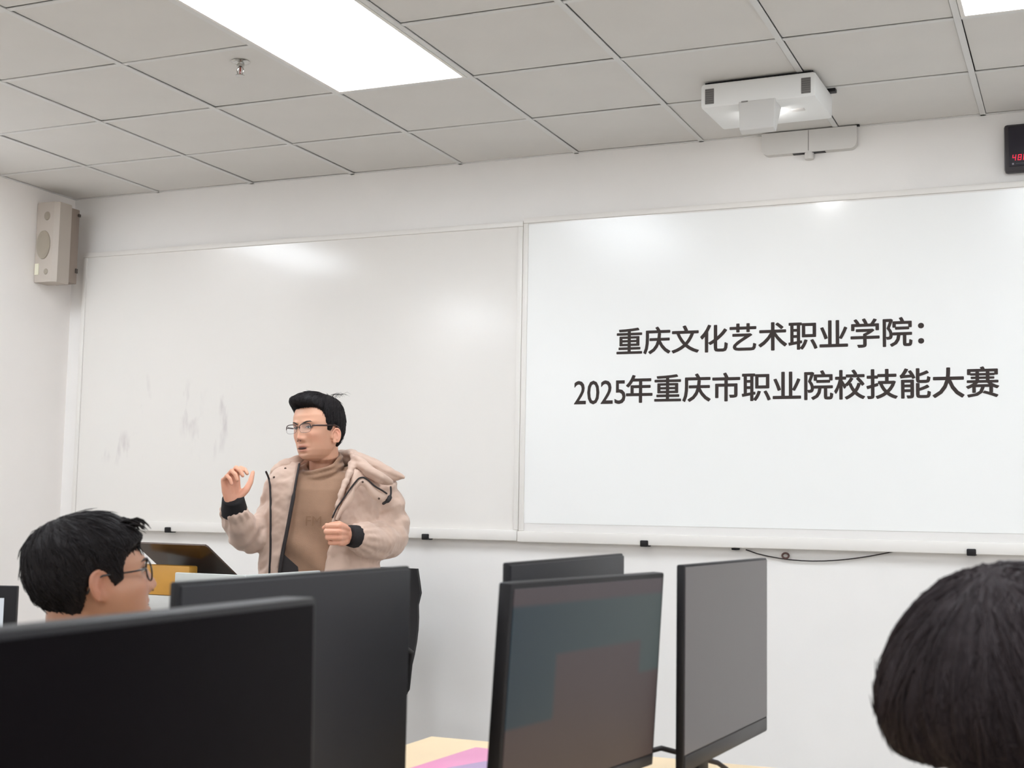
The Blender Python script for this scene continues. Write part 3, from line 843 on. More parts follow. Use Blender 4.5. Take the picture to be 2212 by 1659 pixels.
def finger_chain(o, d, n, lens, curls, r0):
    """bends d towards n joint by joint"""
    pts = [Vector(o)]; a = 0
    for L, c in zip(lens, curls):
        a += math.radians(c)
        pts.append(pts[-1] + (d * math.cos(a) + n * math.sin(a)) * L)
    return pts, [r0, r0 * .95, r0 * .86, r0 * .72]
def hand(mb, wrist, d, n, s, curls, thumb, k=1.0, spread=.0):
    d = d.normalized(); n = (n - d * n.dot(d)).normalized(); s = (s - d * s.dot(d) - n * s.dot(n)).normalized()
    W = Vector(wrist)
    offs = [.028, .009, -.0095, -.0265]; lens = [(.041, .025, .020), (.045, .028, .021), (.042, .026, .020), (.033, .020, .018)]
    kn = [.088, .091, .087, .078]; rr = [.0093, .0095, .0090, .0080]
    for i in range(4):
        K = W + (d * kn[i] + s * offs[i] + n * (-.003 if i in (1, 2) else 0)) * k
        cone(mb, [W + (s * offs[i] * .55) * k, W + (d * kn[i] * .5 + s * offs[i] * .85) * k, K], [.0135 * k, .0135 * k, rr[i] * 1.18 * k], 12)
        dd = (d + s * spread * (1.5 - i)).normalized()
        pts, rad = finger_chain(K, dd, n, [l * k for l in lens[i]], curls[i], rr[i] * k)
        cone(mb, pts, rad, 12)
    mb.ellipsoid(W + (d * .045 + n * .004) * k, (.001, .001, .001))
    tp = [W + (d * a + s * b + n * c) * k for a, b, c in thumb]
    cone(mb, tp, [.016 * k, .0125 * k, .0105 * k, .0075 * k], 12)
    cone(mb, [W - d * .02, W + d * .012], [.026 * k, .025 * k], 14, (n, .74))
    return W + d * .06

def ring_tube(mb, c, ax, r, w, h, n=24, m=10):
    pass

def spectacles(Mh, parent, m, round_=False, half=False, X=.104):
    mb = MB()
    root = None
    w, h = (.026, .0165) if not round_ else (.0235, .021)
    Zc = -.003
    def rim_pts(s, e):
        pts = []
        for q in np.linspace(0, 2 * PI, 28, endpoint=False):
            c, sn = math.cos(q), math.sin(q)
            yy = w * np.sign(c) * abs(c) ** e; zz = h * np.sign(sn) * abs(sn) ** e
            y = s * .0335 + yy
            pts.append(Vector((X - .10 * max(0, abs(y) - .012) ** 1.35 * 1.8, y, Zc + zz)))
        return pts
    e = 1.0 if round_ else .62
    fr = MB()
    for s in (-1, 1):
        p = rim_pts(s, e)
        if half:
            fr.tube(p[0:15], .0017, 8); fr.tube(p[14:28] + p[0:1], .0006, 6)
        else: fr.tube(p, .0016, 8, closed=True)
    fr.tube([(X + .0, -.010, Zc + .004), (X + .004, 0, Zc + .007), (X + .0, .010, Zc + .004)], .0015, 8)
    f = fr.xform(Mh).build('spectacle_frame', m, parent, True)
    for s in (-1, 1):
        p = rim_pts(s, e)
        lm = MB().slab([q * 1.0 for q in p], (.0008, 0, 0)).xform(Mh).build('spectacle_lens', m_lens_glass, f)
        y0 = s * .0600
        tb = MB().tube([(X - .013, y0 - s * .001, Zc + .008), (X - .020, s * .070, Zc + .008), (.05, s * .0785, Zc + .008), (.0, s * .083, Zc + .010), (-.018, s * .084, Zc + .002), (-.028, s * .083, Zc - .02)], .0019 if not half else .0031, 8)
        tb.xform(Mh).build('spectacle_temple', m, f, True)
    return f

def face_parts(Mh, parent, mouth_open=.0, squint=.5):
    for s in (-1, 1):
        c = Vector((.0775, s * .031, .0005))
        R = Matrix.Rotation(s * math.radians(14), 3, 'Z')
        MB().ellipsoid(c, (.0085, .0135, .0052 * (1 - .35 * squint)), R, 20, 12).xform(Mh).build('eye', m_eye, parent, True)
        e = parent.children[-1]
        MB().ellipsoid(c + Vector((.0055, s * .001, 0)), (.0038, .0052, .0050 * (1 - .35 * squint)), R, 14, 10).xform(Mh).build('iris', m_iris, parent, True)
        MB().tube([c + R @ Vector((.0072 - 260 * q * q * .1, q, .0048 * (1 - .35 * squint) - q * q * 12)) for q in np.linspace(-.0135, .0135, 9)], .0016, 6).xform(Mh).build('eyelash', m_brow, parent, True)
        pts = [(.0945 - 6.0 * (abs(y) - .012) ** 2 * 2.2, s * abs(y), .0195 + z) for y, z in ((.012, -.0055), (.02, -.002), (.03, .002), (.04, .0030), (.050, .000))]
        MB().tube(pts, [.0024, .0032, .0032, .0026, .0012], 8).xform(Mh).build('eyebrow', m_brow, parent, True)
        MB().ellipsoid((.1005, s * .0065, -.0475), (.003, .0034, .0016)).xform(Mh).build('nostril', m_mouth, parent, True)
    MB().ellipsoid((.0865, 0, -.0745), (.0048, .0225, .0014 + mouth_open), None, 20, 10).xform(Mh).build('mouth_opening', m_mouth, parent, True)

# ---- the speaking man
UX, UZ = 544.0, 544.0
def Q(px, py, w=0.0): return Vector(((px - 700) / UX, -w, (1113 - py) / UZ + EYE))
man = thing('person', 'standing man in beige padded jacket and tan turtleneck, gesturing with both hands', 'person', (-2.79, 4.60, 0), math.radians(30.4))
az = math.radians(-132)            # looks to his right, three quarters to the lens
Hc = Q(691, 944, .03)
Mh = Matrix.Translation(Hc) @ Matrix.Rotation(az, 4, 'Z') @ Matrix.Rotation(math.radians(3), 4, 'X') @ Matrix.Rotation(math.radians(2), 4, 'Y') @ Matrix.Diagonal((1.08, 1.08, 1.06, 1))
B = MB()
hm = head_mesh(); B.add([Mh @ Vector(p) for p in hm.v], hm.f)
for s in (-1, 1):
    em = ear_mesh(s, 0, -.018, .84); B.add([Mh @ Vector(p) for p in em.v], em.f)
neck_top = Mh @ Vector((-.022, 0, -.045))
cone(B, [neck_top, Mh @ Vector((-.030, 0, -.10)), Q(704, 1012, -.015), Q(706, 1085, -.03)], [.058, .056, .055, .056], 24)
# torso, arms, legs under the clothes
cone(B, [Q(706, 1120, -.02), Q(706, 1140, -.02), Q(704, 1190, -.01), Q(704, 1280, -.01)], [.10, .115, .12, .125], 24, ((0, 1, 0), .78))
RS, RE, RW = Q(616, 1060, -.01), Q(560, 1174, .03), Q(524, 1104, .19)
LS, LE, LW = Q(818, 1066, -.03), Q(848, 1182, -.03), Q(772, 1170, .20)
cone(B, [Q(690, 1085, -.03), RS], [.05, .050]); cone(B, [Q(725, 1085, -.03), LS], [.05, .050])
RM = Q(590, 1150, .0)
cone(B, [RS, Q(612, 1110, -.01), RM, RE], [.052, .050, .044, .041]); cone(B, [RE, Q(536, 1152, .11), Q(527, 1124, .155), RW], [.041, .040, .030, .026])
cone(B, [LS, LE], [.052, .041]); cone(B, [LE, LE.lerp(LW, .3), LW], [.041, .042, .028])
for s in (-1, 1):
    cone(B, [(.005 + s * .085, .01, .93), (.005 + s * .10, .0, .50), (.005 + s * .105, .03, .09)], [.088, .058, .042])
    cone(B, [(.005 + s * .105, .03, .06), (.005 + s * .12, -.10, .04)], [.036, .03])
# right hand raised, palm turned to the room; left hand closed in front of the chest
h1 = hand(B, Q(524, 1103, .195), Vector((-.14, -.04, 1)), Vector((.58, -.81, .0)), Vector((.81, .58, .1)),
          [(52, 55, 30), (56, 60, 32), (62, 62, 35), (66, 62, 35)],
          [(.012, .020, .006), (.036, .054, .012), (.060, .074, .010), (.092, .092, .004)], 1.08, .03)
h2 = hand(B, Q(760, 1168, .215), Vector((-.34, -.94, .04)), Vector((-1, .25, 0)), Vector((.0, .05, 1)),
          [(72, 92, 60), (74, 94, 60), (76, 94, 60), (78, 94, 60)],
          [(.010, .022, .008), (.045, .034, .016), (.072, .030, .034), (.078, .022, .054)], 1.15, .0)
bm_me = remesh(B, .0028, 1)
paint_skin(bm_me, Mh, (h1, h2))
bm_me.materials.append(m_skin_attr); bm_me.shade_smooth()
body = link('body', bm_me, man)
face_parts(Mh, man, mouth_open=.0018, squint=1.0)
spectacles(Mh, man, m_frame, half=True)

def zl_man(x, y):
    ay = np.abs(y)
    base = np.interp(x, [-.09, -.06, -.035, -.022, -.005, .006, .016, .030, .036, .045, .06, .075, .1], [-.075, -.085, -.07, -.02, .012, .0, -.016, -.012, .028, .058, .074, .077, .077])
    return base
def th_man(x, y, z):
    return .006 + .005 * sstep(z, .05, .1) + .006 * sstep(-x, 0, .08) + .014 * sstep(z, .055, .1) * sstep(x, -.03, .05) * (1 - .5 * sstep(y, .0, .06))
def sh_man(x, y, z):
    k = sstep(z, .06, .1) * sstep(x, .0, .06)
    return np.stack([.024 * k, -.010 * k, .002 * k - .010 * sstep(x, .05, .085) * k], -1)
hair = hair_cap(Mh, zl_man, th_man, sh_man, m_hair, man, 3, strands=1300, slen=.045, srad=.0008, crown=(-.06, .01, .10), stray=.10)
fl = MB()                            # a few loose hairs at the back of the crown
for k in range(16):
    p = Vector((-.055 + random.uniform(-.02, .02), .03 + random.uniform(-.015, .02), .115))
    fl.tube([p, p + Vector((-.009, .006, .012)), p + Vector((-.020 - random.random() * .012, .012 + random.random() * .008, .016 + random.uniform(-.006, .006))), p + Vector((-.034 - random.random() * .012, .02, .008 + random.uniform(-.008, .008)))], [.0006, .0005, .0004, .0002], 3, False)
fl.xform(Mh).build('loose_hairs', m_hair, hair, True)['kind'] = 'stuff'

# clothes
def ell(cx, cz_, w, d, n=48, cy_=0.0, tilt=0.0, e=2.2, ph=0.0):
    out = []
    for k in range(n):
        a = 2 * PI * k / n
        c, s = math.sin(a), -math.cos(a)
        r = (abs(c) ** e + abs(s) ** e) ** (-1 / e)
        out.append((cx + w * r * c, cy_ + d * r * s, cz_ + tilt * r * c * w))
    return out
def zz(py): return (1113 - py) / UZ + EYE
def uu(px): return (px - 700) / UX
sw = MB()
levels = [(1268, 700, .178, .135, .0), (1235, 700, .176, .135, .0), (1180, 702, .172, .132, .0), (1120, 704, .175, .130, .005), (1075, 704, .180, .118, .01), (1050, 704, .165, .100, .015), (1032, 704, .115, .086, .02), (1032, 702, .090, .088, .010), (1026, 700, .083, .087, .0), (1018, 699, .078, .085, -.004)]
for (py, cx, w, d, yo) in levels:
    sw.v; 
def slope(r, k):
    return [(x, y, z + k * y) for x, y, z in r]
rings = [slope(ell(uu(cx), zz(py), w, d, 64, yo, tilt=(.36 if py < 1025 else .1 if py < 1030 else .0)), .38 if py < 1020 else (.15 if py < 1040 else 0)) for (py, cx, w, d, yo) in levels]
rings.append(slope(ell(uu(700), zz(1019), .065, .070, 64, -.004, tilt=.36), .38)); rings.append(slope(ell(uu(700), zz(1036), .061, .068, 64, -.002, tilt=.36), .38))
sw.loft(rings)
sw.tube(slope(ell(uu(700), zz(1016), .073, .080, 40, -.004, tilt=.36), .38), .0095, 10, closed=True)
sw.tube(slope(ell(uu(700), zz(1030), .078, .084, 40, .0, tilt=.30), .34), .011, 10, closed=True)
cone(sw, [Q(650, 1058, -.02), Q(622, 1066, -.01)], [.07, .050]); cone(sw, [Q(760, 1058, -.02), LS], [.07, .058])
sme = remesh(sw, .0045, 2)
co = coords(sme); nn_ = normals(sme)
fold = noise3(co * np.array([1, 1, .45]), 5.0, 5, 3)
chest = sstep(-co[:, 2], -1.45, -1.30)
drape = np.sin((co[:, 0] * .85 + co[:, 2] * .75) * 42 + 2.2 * noise3(co, 3.0, 8, 1)) * sstep(-co[:, 2], -1.32, -1.12) * .0065
collar_fold = np.sin((co[:, 2] - .25 * co[:, 0]) * 190) * .0028 * sstep(co[:, 2], 1.385, 1.41)
co += nn_ * (fold * .003 + drape + collar_fold)[:, None]
sme.vertices.foreach_set('co', co.ravel()); sme.materials.append(m_sweater); sme.shade_smooth(); sme.update()
sweater = link('turtleneck_sweater', sme, man)
text_mesh('chest_embroidery', 'FM', .05, m_sweater_mark, sweater, (uu(689), -.1405, zz(1140)), .058, .0003, .036)

# jacket: open shell from the right edge round the back to the left edge
jb = MB()
JL = [  # py, centre, half width, half depth, right edge px, left edge px
    (1016, 705, .150, .095, 652, 762), (1034, 706, .205, .120, 650, 768), (1060, 706, .232, .140, 647, 764), (1100, 706, .236, .150, 642, 752),
    (1150, 705, .236, .156, 636, 738), (1200, 704, .238, .160, 626, 722), (1240, 704, .240, .162, 621, 716), (1300, 704, .245, .165, 616, 712), (1390, 704, .245, .165, 612, 712)]
NR = 60
outer, inner = [], []
def jacket_ring(cx, z, w, d, pr, pl, k):
    e = 2.3; pts = []
    def ang(px):
        s = max(-.95, min(.95, (uu(px) - uu(cx)) / w)); return math.asin(s)
    a0, a1 = ang(pr), ang(pl)
    for q in range(NR + 1):
        a = a0 - (2 * PI - (a1 - a0)) * q / NR
        c, s = math.sin(a), -math.cos(a)
        r = (abs(c) ** e + abs(s) ** e) ** (-1 / e)
        pts.append(Vector((uu(cx) + (w + k) * r * c, (d + k) * r * s + .01, z)))
    return pts
loop = []
for (py, cx, w, d, pr, pl) in JL:
    o_ = jacket_ring(cx, zz(py), w, d, pr, pl, .0); i_ = jacket_ring(cx, zz(py), w, d, pr, pl, -.026)
    loop.append(o_ + i_[::-1])
jb.loft(loop[::-1])
def sleeve(mb, pts, rads):
    P = []; R = []
    for i in range(len(pts) - 1):
        for q in range(8):
            t = q / 8; P.append(pts[i].lerp(pts[i + 1], t)); R.append(rads[i] + (rads[i + 1] - rads[i]) * t)
    P.append(pts[-1]); R.append(rads[-1])
    # round the elbow
    for _ in range(3):
        P = [P[0]] + [(P[i - 1] + P[i] * 2 + P[i + 1]) / 4 for i in range(1, len(P) - 1)] + [P[-1]]
    R = [r * (1 + .045 * math.sin(i * 1.15)) for i, r in enumerate(R)]
    mb.tube(P, R, 28, ck=.22)
sleeve(jb, [Q(620, 1062, -.01), Q(612, 1110, -.01), Q(590, 1158, .0), Q(553, 1176, .05), Q(536, 1156, .11), Q(527, 1116, .165)], [.074, .070, .072, .070, .064, .053])
sleeve(jb, [Q(816, 1072, -.03), Q(838, 1120, -.04), Q(849, 1176, -.02), Q(820, 1182, .09), Q(777, 1171, .195)], [.092, .094, .086, .076, .054])
jme = remesh(jb, .006, 3)
co = coords(jme); nn_ = normals(jme)
puff = noise3(co, 6.0, 21, 2) * .0045 + noise3(co, 17, 22, 2) * .0024
arm_r = sstep(-co[:, 0], .17, .22); arm_l = sstep(co[:, 0], .17, .24)
def cuff_gather(c, ax, rr):
    d = co - np.array(c); al = d @ np.array(ax); return g(al, .035) * (np.linalg.norm(d, axis=1) < rr)
axl = (LW - LE).normalized(); axr = (RW - RE).normalized()
gl = cuff_gather(Q(785, 1171, .175), axl, .09); gr = cuff_gather(Q(527, 1118, .165), axr, .09)
t1 = np.array(axl.orthogonal().normalized()); t2 = np.cross(np.array(axl), t1)
phi = np.arctan2((co - np.array(Q(785, 1171, .175))) @ t1, (co - np.array(Q(785, 1171, .175))) @ t2)
t1r = np.array(axr.orthogonal().normalized()); t2r = np.cross(np.array(axr), t1r)
phir = np.arctan2((co - np.array(Q(527, 1118, .165))) @ t1r, (co - np.array(Q(527, 1118, .165))) @ t2r)
gath = np.sin(phi * 13) * .0028 * gl + np.sin(phir * 13) * .0028 * gr
crease = -np.abs(np.sin((co[:, 2] * .8 - co[:, 0] * .55 + co[:, 1] * .3) * 30 + 1.6 * noise3(co, 3, 9, 1))) ** 6 * .009 * np.maximum(arm_l, arm_r)
co += nn_ * (puff + gath + crease)[:, None]
jme.vertices.foreach_set('co', co.ravel()); jme.materials.append(m_jacket); jme.shade_smooth(); jme.update()
jacket = link('padded_jacket', jme, man)
jbvh = BVHTree.FromPolygons([Vector(p) for p in co], [tuple(p.vertices) for p in jme.polygons])
def front(px, py, off=.004):
    """point on the front of the jacket under a place given in the man's own frame"""
    p = Q(px, py); o = Vector((p.x, -.8, p.z))
    hit = jbvh.ray_cast(o, Vector((0, 1, 0)))[0]
    return (hit if hit else Vector((p.x, -.13, p.z))) + Vector((0, -off, 0))
def smooth_line(pts, n=5, it=2):
    P = []
    for i in range(len(pts) - 1):
        for q in range(n): P.append(pts[i].lerp(pts[i + 1], q / n))
    P.append(pts[-1])
    for _ in range(it): P = [P[0]] + [(P[i - 1] + P[i] * 2 + P[i + 1]) / 4 for i in range(1, len(P) - 1)] + [P[-1]]
    return P
def dens(l, k=5): 
    out = []
    for i in range(len(l) - 1):
        for q in range(k): out.append((l[i][0] + (l[i + 1][0] - l[i][0]) * q / k, l[i][1] + (l[i + 1][1] - l[i][1]) * q / k))
    return out + [l[-1]]
zl = smooth_line([front(x, y, .003) for x, y in dens([(588, 1040), (595, 1062), (598, 1100), (600, 1150), (602, 1200), (601, 1250)])], 1, 3)
MB().tube(zl, .0042, 8).build('zip_piping', m_lining, jacket, True)
el = smooth_line([Vector((uu(x), -y, zz(p))) for x, p, y in ((655, 1022, .092), (651, 1050, .125), (646, 1090, .137), (640, 1130, .145), (634, 1170, .146), (627, 1210, .146), (623, 1250, .146))], 4, 2)
MB().tube(el, [.0045] * 8 + [.0075] * (len(el) - 8), 8).build('lining_edge', m_lining, jacket, True)
MB().slab([Q(622, 1245, .139), Q(625, 1205, .139), Q(660, 1235, .139), Q(664, 1262, .139)], (0, .004, 0)).build('lining_panel', m_lining, jacket)
# hood and turned-out collar
hd = MB()
cone(hd, [Q(768, 998, -.02), Q(790, 1012, -.02), Q(818, 1026, -.015), Q(845, 1038, -.01), Q(876, 1044, -.005)], [.024, .036, .038, .032, .010], 20, ((0, 1, 0), 1.25))
cone(hd, [Q(776, 1010, .05), Q(800, 1032, .09), Q(826, 1048, .095), Q(846, 1056, .07)], [.022, .026, .024, .016], 18)
cone(hd, [Q(766, 1000, -.05), Q(735, 1010, -.12), Q(690, 1014, -.12), Q(650, 1018, -.06)], [.034, .045, .045, .028], 18)
cone(hd, [Q(655, 1010, .02), Q(635, 1020, .03), Q(612, 1030, .02), Q(598, 1040, .03)], [.018, .026, .026, .014], 18)
cone(hd, [Q(770, 1004, .02), Q(762, 1035, .09), Q(748, 1070, .135), Q(738, 1105, .15), Q(730, 1140, .155)], [.018, .016, .013, .011, .009], 14)
hme = remesh(hd, .005, 3)
co = coords(hme); nn_ = normals(hme)
co += nn_ * (noise3(co * np.array([.5, 1, 1.7]), 13, 31, 3) * .0022 - np.abs(np.sin((co[:, 2] + .35 * co[:, 0]) * 75 + 1.5 * noise3(co, 4, 33, 1))) ** 5 * .0035)[:, None]
hme.vertices.foreach_set('co', co.ravel()); hme.materials.append(m_jacket); hme.shade_smooth(); hme.update()
link('hood_roll', hme, jacket)
# collar flap with snaps: an arched band across the shoulder, then the placket running down to the hand
def band(name, up, lo, thick=.010, m=m_jacket, parent=jacket):
    U = smooth_line([Q(*p) for p in up], 4, 2); Lw = smooth_line([Q(*p) for p in lo], 4, 2)
    n = len(U); v = []; 
    for i in range(n):
        for j in range(6):
            t = j / 5; p = U[i].lerp(Lw[i], t); bul = math.sin(PI * t) * .006
            v.append(p + Vector((0, -bul, 0)))
    for i in range(n):
        for j in range(6): v.append(v[i * 6 + j] + Vector((0, thick + math.sin(PI * j / 5) * .006, 0)))
    f = []; o = n * 6
    for i in range(n - 1):
        for j in range(5):
            a = i * 6 + j; f.append((a, a + 1, a + 7, a + 6)); f.append((o + a, o + a + 6, o + a + 7, o + a + 1))
        a = i * 6; f.append((a, a + 6, o + a + 6, o + a)); a += 5; f.append((a, o + a, o + a + 6, a + 6))
    for i in (0, n - 1):
        for j in range(5):
            a = i * 6 + j; f.append((a, a + 1, o + a + 1, o + a))
    return MB().add(v, f).build(name, m, parent, 50)
band('collar_flap', [(773, 1060, .158), (782, 1050, .160), (793, 1049, .160), (806, 1060, .158), (822, 1078, .150), (840, 1082, .138)],
     [(773, 1078, .160), (782, 1064, .162), (792, 1066, .162), (800, 1080, .160), (812, 1094, .154), (830, 1100, .142)])
band('zip_placket', [(773, 1056, .160), (762, 1078, .164), (750, 1098, .168), (740, 1116, .170), (733, 1136, .170)],
     [(772, 1074, .162), (772, 1092, .164), (762, 1106, .168), (750, 1120, .170), (739, 1138, .170)])
pp = smooth_line([Q(*p) for p in ((728, 1132, .172), (736, 1112, .172), (747, 1096, .170), (760, 1076, .168), (771, 1060, .164), (780, 1049, .163), (790, 1047, .163), (800, 1053, .162), (814, 1066, .158), (828, 1073, .150), (839, 1080, .142))], 4, 2)
MB().tube(pp, .0032, 8).build('zip_piping', m_lining, jacket, True)
MB().tube(smooth_line([Q(*p) for p in ((848, 1066, .10), (849, 1080, .11), (844, 1094, .125), (833, 1101, .135))], 4, 2), [.004] * 6 + [.009] * 4 + [.006] * 3, 8).build('flap_edge', m_lining, jacket, True)
for (x, y, w) in ((788, 1057, .174), (823, 1091, .165), (603, 1050, .112), (626, 1031, .08)):
    p = Q(x, y, w) if x > 700 else front(x, y, .002)
    MB().ellipsoid(p, (.0045, .003, .0045), None, 12, 8).build('snap_button', mat('snap_brown', (84, 66, 56), .35, metal=.4), jacket, True)
# knitted cuffs
def cuff(c0, c1, r0, r1, name='knit_cuff'):
    n = 10; pts = [c0.lerp(c1, i / n) for i in range(n + 1)]
    o = MB().tube(pts, [r0 + (r1 - r0) * i / n for i in range(n + 1)], 24, ck=.12).build(name, mat('black_rib_knit', (24, 20, 22), .85, bump=.3, bscale=300), jacket, True)
cuff(Q(527, 1124, .155), Q(525, 1096, .196), .0515, .041)
cuff(Q(785, 1172, .180), Q(763, 1168, .216), .047, .040)
# trousers and shoes
tr = MB()
cone(tr, [(.0, .01, .99), (.0, .01, .90)], [.150, .155], 24, ((0, 1, 0), .75))
for s in (-1, 1):
    cone(tr, [(.005 + s * .085, .01, .93), (.005 + s * .10, .0, .50), (.005 + s * .105, .03, .07)], [.108, .083, .072])
trm = remesh(tr, .012, 2); trm.materials.append(m_trousers); trm.shade_smooth(); link('trousers', trm, man)
for s in (-1, 1):
    sh = MB(); x = .005 + s * .108
    rr = [[(x + w * math.cos(a), yy + s * .0, z0 + max(0, h * math.sin(a)) if math.sin(a) >= 0 else z0) for a in np.linspace(0, 2 * PI, 16, endpoint=False)] for yy, w, h, z0 in ((.085, .02, .05, 0), (.07, .038, .09, 0), (.02, .044, .095, 0), (-.06, .048, .07, 0), (-.13, .048, .05, 0), (-.175, .035, .035, 0), (-.19, .015, .02, 0))]
    sh.loft(rr).build('shoe', m_shoe, man, 50)

# ---- seated listeners
def cheek(x, y, z, k):
    '''fuller cheeks below the eyes, narrower brow above'''
    if not k: return (x, y, z)
    lo = float(sstep(-z, -.01, .05)) * float(sstep(x, -.02, .03)); hi = float(sstep(z, .01, .07)) * float(sstep(x, .0, .05))
    return (x * (1 + .04 * k * lo - .12 * k * hi), y * (1 + .20 * k * lo - .06 * k * hi), z)
def seated(label, loc, rz, head_off, head_rot, hscale, m_top, zl, th, shf, hair_m, seed, hair_kw, seat=.52, voxel=.004, top_name='hoodie', tone=1.0, full=0.0):
    """rz turns the body: local +X is where the chest faces"""
    t = thing('person', label, 'person', (loc[0], loc[1], 0), rz)
    Mh = Matrix.Translation(Vector(head_off)) @ head_rot @ Matrix.Diagonal((*hscale, 1))
    b = MB(); hm = head_mesh(90, 120); hm.v = [cheek(*q, full) for q in hm.v]; b.add([Mh @ Vector(p) for p in hm.v], hm.f)
    for s in (-1, 1):
        em = ear_mesh(s); b.add([Mh @ Vector(p) for p in em.v], em.f)
    nb = Vector((.0, 0, head_off[2] - .185))
    cone(b, [Mh @ Vector((-.02, 0, -.04)), Mh @ Vector((-.03, 0, -.10)), nb], [.058, .058, .066], 20)
    ch = nb + Vector((-.03, 0, -.10)); hp = Vector((-.04, 0, seat + .09))
    cone(b, [ch, ch.lerp(hp, .5), hp], [.12, .125, .13], 20, ((1, 0, 0), .8))
    shl = []
    for s in (-1, 1):
        S = nb + Vector((-.02, s * .165, -.065)); E = S + Vector((.10, s * .04, -.26)); W = Vector((.34, s * .13, .775))
        shl.append((S, E, W))
        cone(b, [nb + Vector((-.02, s * .05, -.05)), S], [.05, .055]); cone(b, [S, E], [.05, .04]); cone(b, [E, W], [.04, .027])
        hand(b, W, Vector((1, -s * .15, -.05)), Vector((0, 0, -1)), Vector((0, -s, 0)), [(12, 20, 12)] * 4, [(.01, .02, .0), (.04, .04, .004), (.065, .048, .006), (.085, .05, .008)], .95, .08)
        cone(b, [hp + Vector((.02, s * .09, -.01)), Vector((.42, s * .11, seat + .05)), Vector((.42, s * .11, .10))], [.085, .062, .045])
        cone(b, [Vector((.43, s * .115, .05)), Vector((.53, s * .115, .034))], [.032, .024])
    me = remesh(b, voxel, 1); paint_skin(me, Mh, (), tone); me.materials.append(m_skin_attr); me.shade_smooth(); link('body', me, t)
    c = MB()
    cone(c, [nb + Vector((-.02, 0, -.045)), ch, ch.lerp(hp, .5), hp], [.105, .155, .155, .16], 24, ((1, 0, 0), .85))
    cone(c, [nb + Vector((-.012, 0, .018)), nb + Vector((-.02, 0, -.06))], [.070, .10], 20)
    for (S, E, W) in shl:
        cone(c, [nb + Vector((-.02, (S.y) * .3, -.05)), S], [.085, .078]); cone(c, [S, E], [.075, .062]); cone(c, [E, E.lerp(W, .93)], [.062, .042])
    cm = remesh(c, .009, 12); co = coords(cm); co += normals(cm) * (noise3(co, 6, seed, 2) * .005)[:, None]
    cm.vertices.foreach_set('co', co.ravel()); cm.materials.append(m_top); cm.shade_smooth(); link(top_name, cm, t)
    l = MB()
    for s in (-1, 1):
        cone(l, [hp + Vector((.02, s * .09, -.01)), Vector((.43, s * .11, seat + .05)), Vector((.43, s * .11, .09))], [.105, .083, .066])
    lm = remesh(l, .012, 2); lm.materials.append(m_trousers); lm.shade_smooth(); link('trousers', lm, t)
    for s in (-1, 1):
        y = s * .115
        rr = [[(xx, y + w * math.cos(a), max(0, h * math.sin(a))) for a in np.linspace(0, 2 * PI, 16, endpoint=False)] for xx, w, h in ((.36, .02, .05), (.375, .038, .09), (.43, .044, .095), (.51, .048, .07), (.58, .048, .05), (.625, .035, .035), (.64, .015, .02))]
        MB().loft(rr).build('shoe', m_shoe, t, 50)
    face_parts(Mh, t)
    hair_cap(Mh, zl, th, shf, hair_m, t, seed, **hair_kw)
    return t, Mh

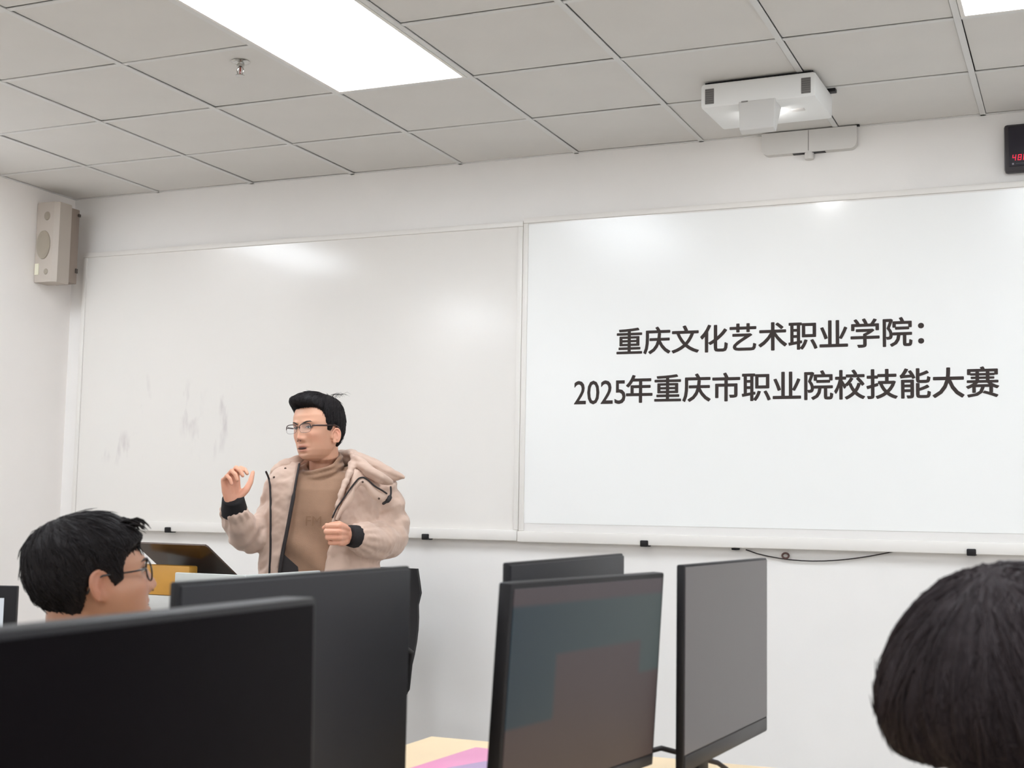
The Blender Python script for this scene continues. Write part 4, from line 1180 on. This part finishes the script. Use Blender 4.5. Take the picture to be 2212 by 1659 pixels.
def zl_boy(x, y):
    return np.interp(x, [-.1, -.075, -.05, -.034, -.022, -.006, .006, .018, .034, .040, .055, .07, .1], [-.112, -.116, -.105, -.06, .0, .016, .006, -.022, -.012, .025, .045, .055, .058])
def th_boy(x, y, z): return .008 + .006 * sstep(z, .03, .09) + .005 * sstep(-x, .0, .09) * sstep(z, -.07, 0)
def sh_boy(x, y, z):
    k = sstep(z, .055, .085) * sstep(x, .03, .075)
    return np.stack([-.004 * k, 0 * k, -.0 * k], -1)
BX, BY, BZ = -1.631, 1.886, 1.124
rz = math.radians(8)
faz = math.radians(53) - rz
boy, MhB = seated('seated student with short black hair and black spectacles, seen from behind', (BX, BY), rz, (.03, 0, BZ), Matrix.Rotation(faz, 4, 'Z') @ Matrix.Rotation(math.radians(-9), 4, 'Y'), (.99, 1.0, .845), m_hoodie, zl_boy, th_boy, sh_boy, m_hair, 51,
    dict(strands=1500, slen=.06, srad=.0009, crown=(-.05, .01, .10), stray=.16, rough=.003), tone=.62, full=1.0)  # tone darkens his skin in place of the shade on the face
spectacles(MhB, boy, m_frame_blk, round_=True, X=.093)
fr = MB()
rr_ = random.Random(5)
for k in range(90):
    y = rr_.uniform(-.05, .05); p = Vector((.062 + rr_.uniform(-.02, .01), y, .098 + rr_.uniform(-.006, .008)))
    L = rr_.uniform(.4, .72)
    fr.tube([p, p + Vector((.018, y * .1, .005)) * L, p + Vector((.032, y * .15 + rr_.uniform(-.006, .006), -.003)) * L, p + Vector((.042, y * .2 + rr_.uniform(-.01, .01), -.020)) * L], [.0022, .0024, .0018, .0004], 5, False)
fr.xform(MhB).build('fringe', m_hair, [c for c in boy.children if c.name.startswith('hair')][0], True)['kind'] = 'stuff'
office_chair('black office chair under the student in black spectacles', (BX - .06, BY - .01, 0), rz + PI / 2, hide_arms=True, hgt=.86)

def zl_girl(x, y):
    return np.interp(x, [-.1, -.06, -.03, .0, .02, .05, .062, .08, .1], [-.037, -.039, -.040, -.040, -.036, .01, .04, .05, .05])
def th_girl(x, y, z): return (.024 + .014 * g(z + .005, .05) * sstep(-x, -.06, .02) + .0 * z) * (.35 + .65 * sstep(z, -.055, -.015))
def sh_girl(x, y, z): return np.stack([0 * x, 0 * x, -.012 * sstep(-z, .0, .06)], -1)
GX, GY, GZ = .037, 1.450, 1.065
rzg = math.radians(172)
gaz = math.radians(52) - rzg
girl, MhG = seated('listener with thick brown-black bowl-shaped hair close to the camera', (GX, GY), rzg, (.11, 0, GZ), Matrix.Rotation(gaz, 4, 'Z') @ Matrix.Rotation(math.radians(-4), 4, 'Y'), (1.06, 1.06, 1.0), m_hoodie2, zl_girl, th_girl, sh_girl, m_hair2, 77,
    dict(strands=3000, slen=.11, srad=.0009, crown=(-.035, -.01, .11), stray=.2, rough=.003, nz=100, na=160), top_name='pullover', tone=.6)
office_chair('black office chair under the listener with bowl-shaped hair', (GX + .06, GY, 0), rzg + PI / 2, hide_arms=True, hgt=.80)
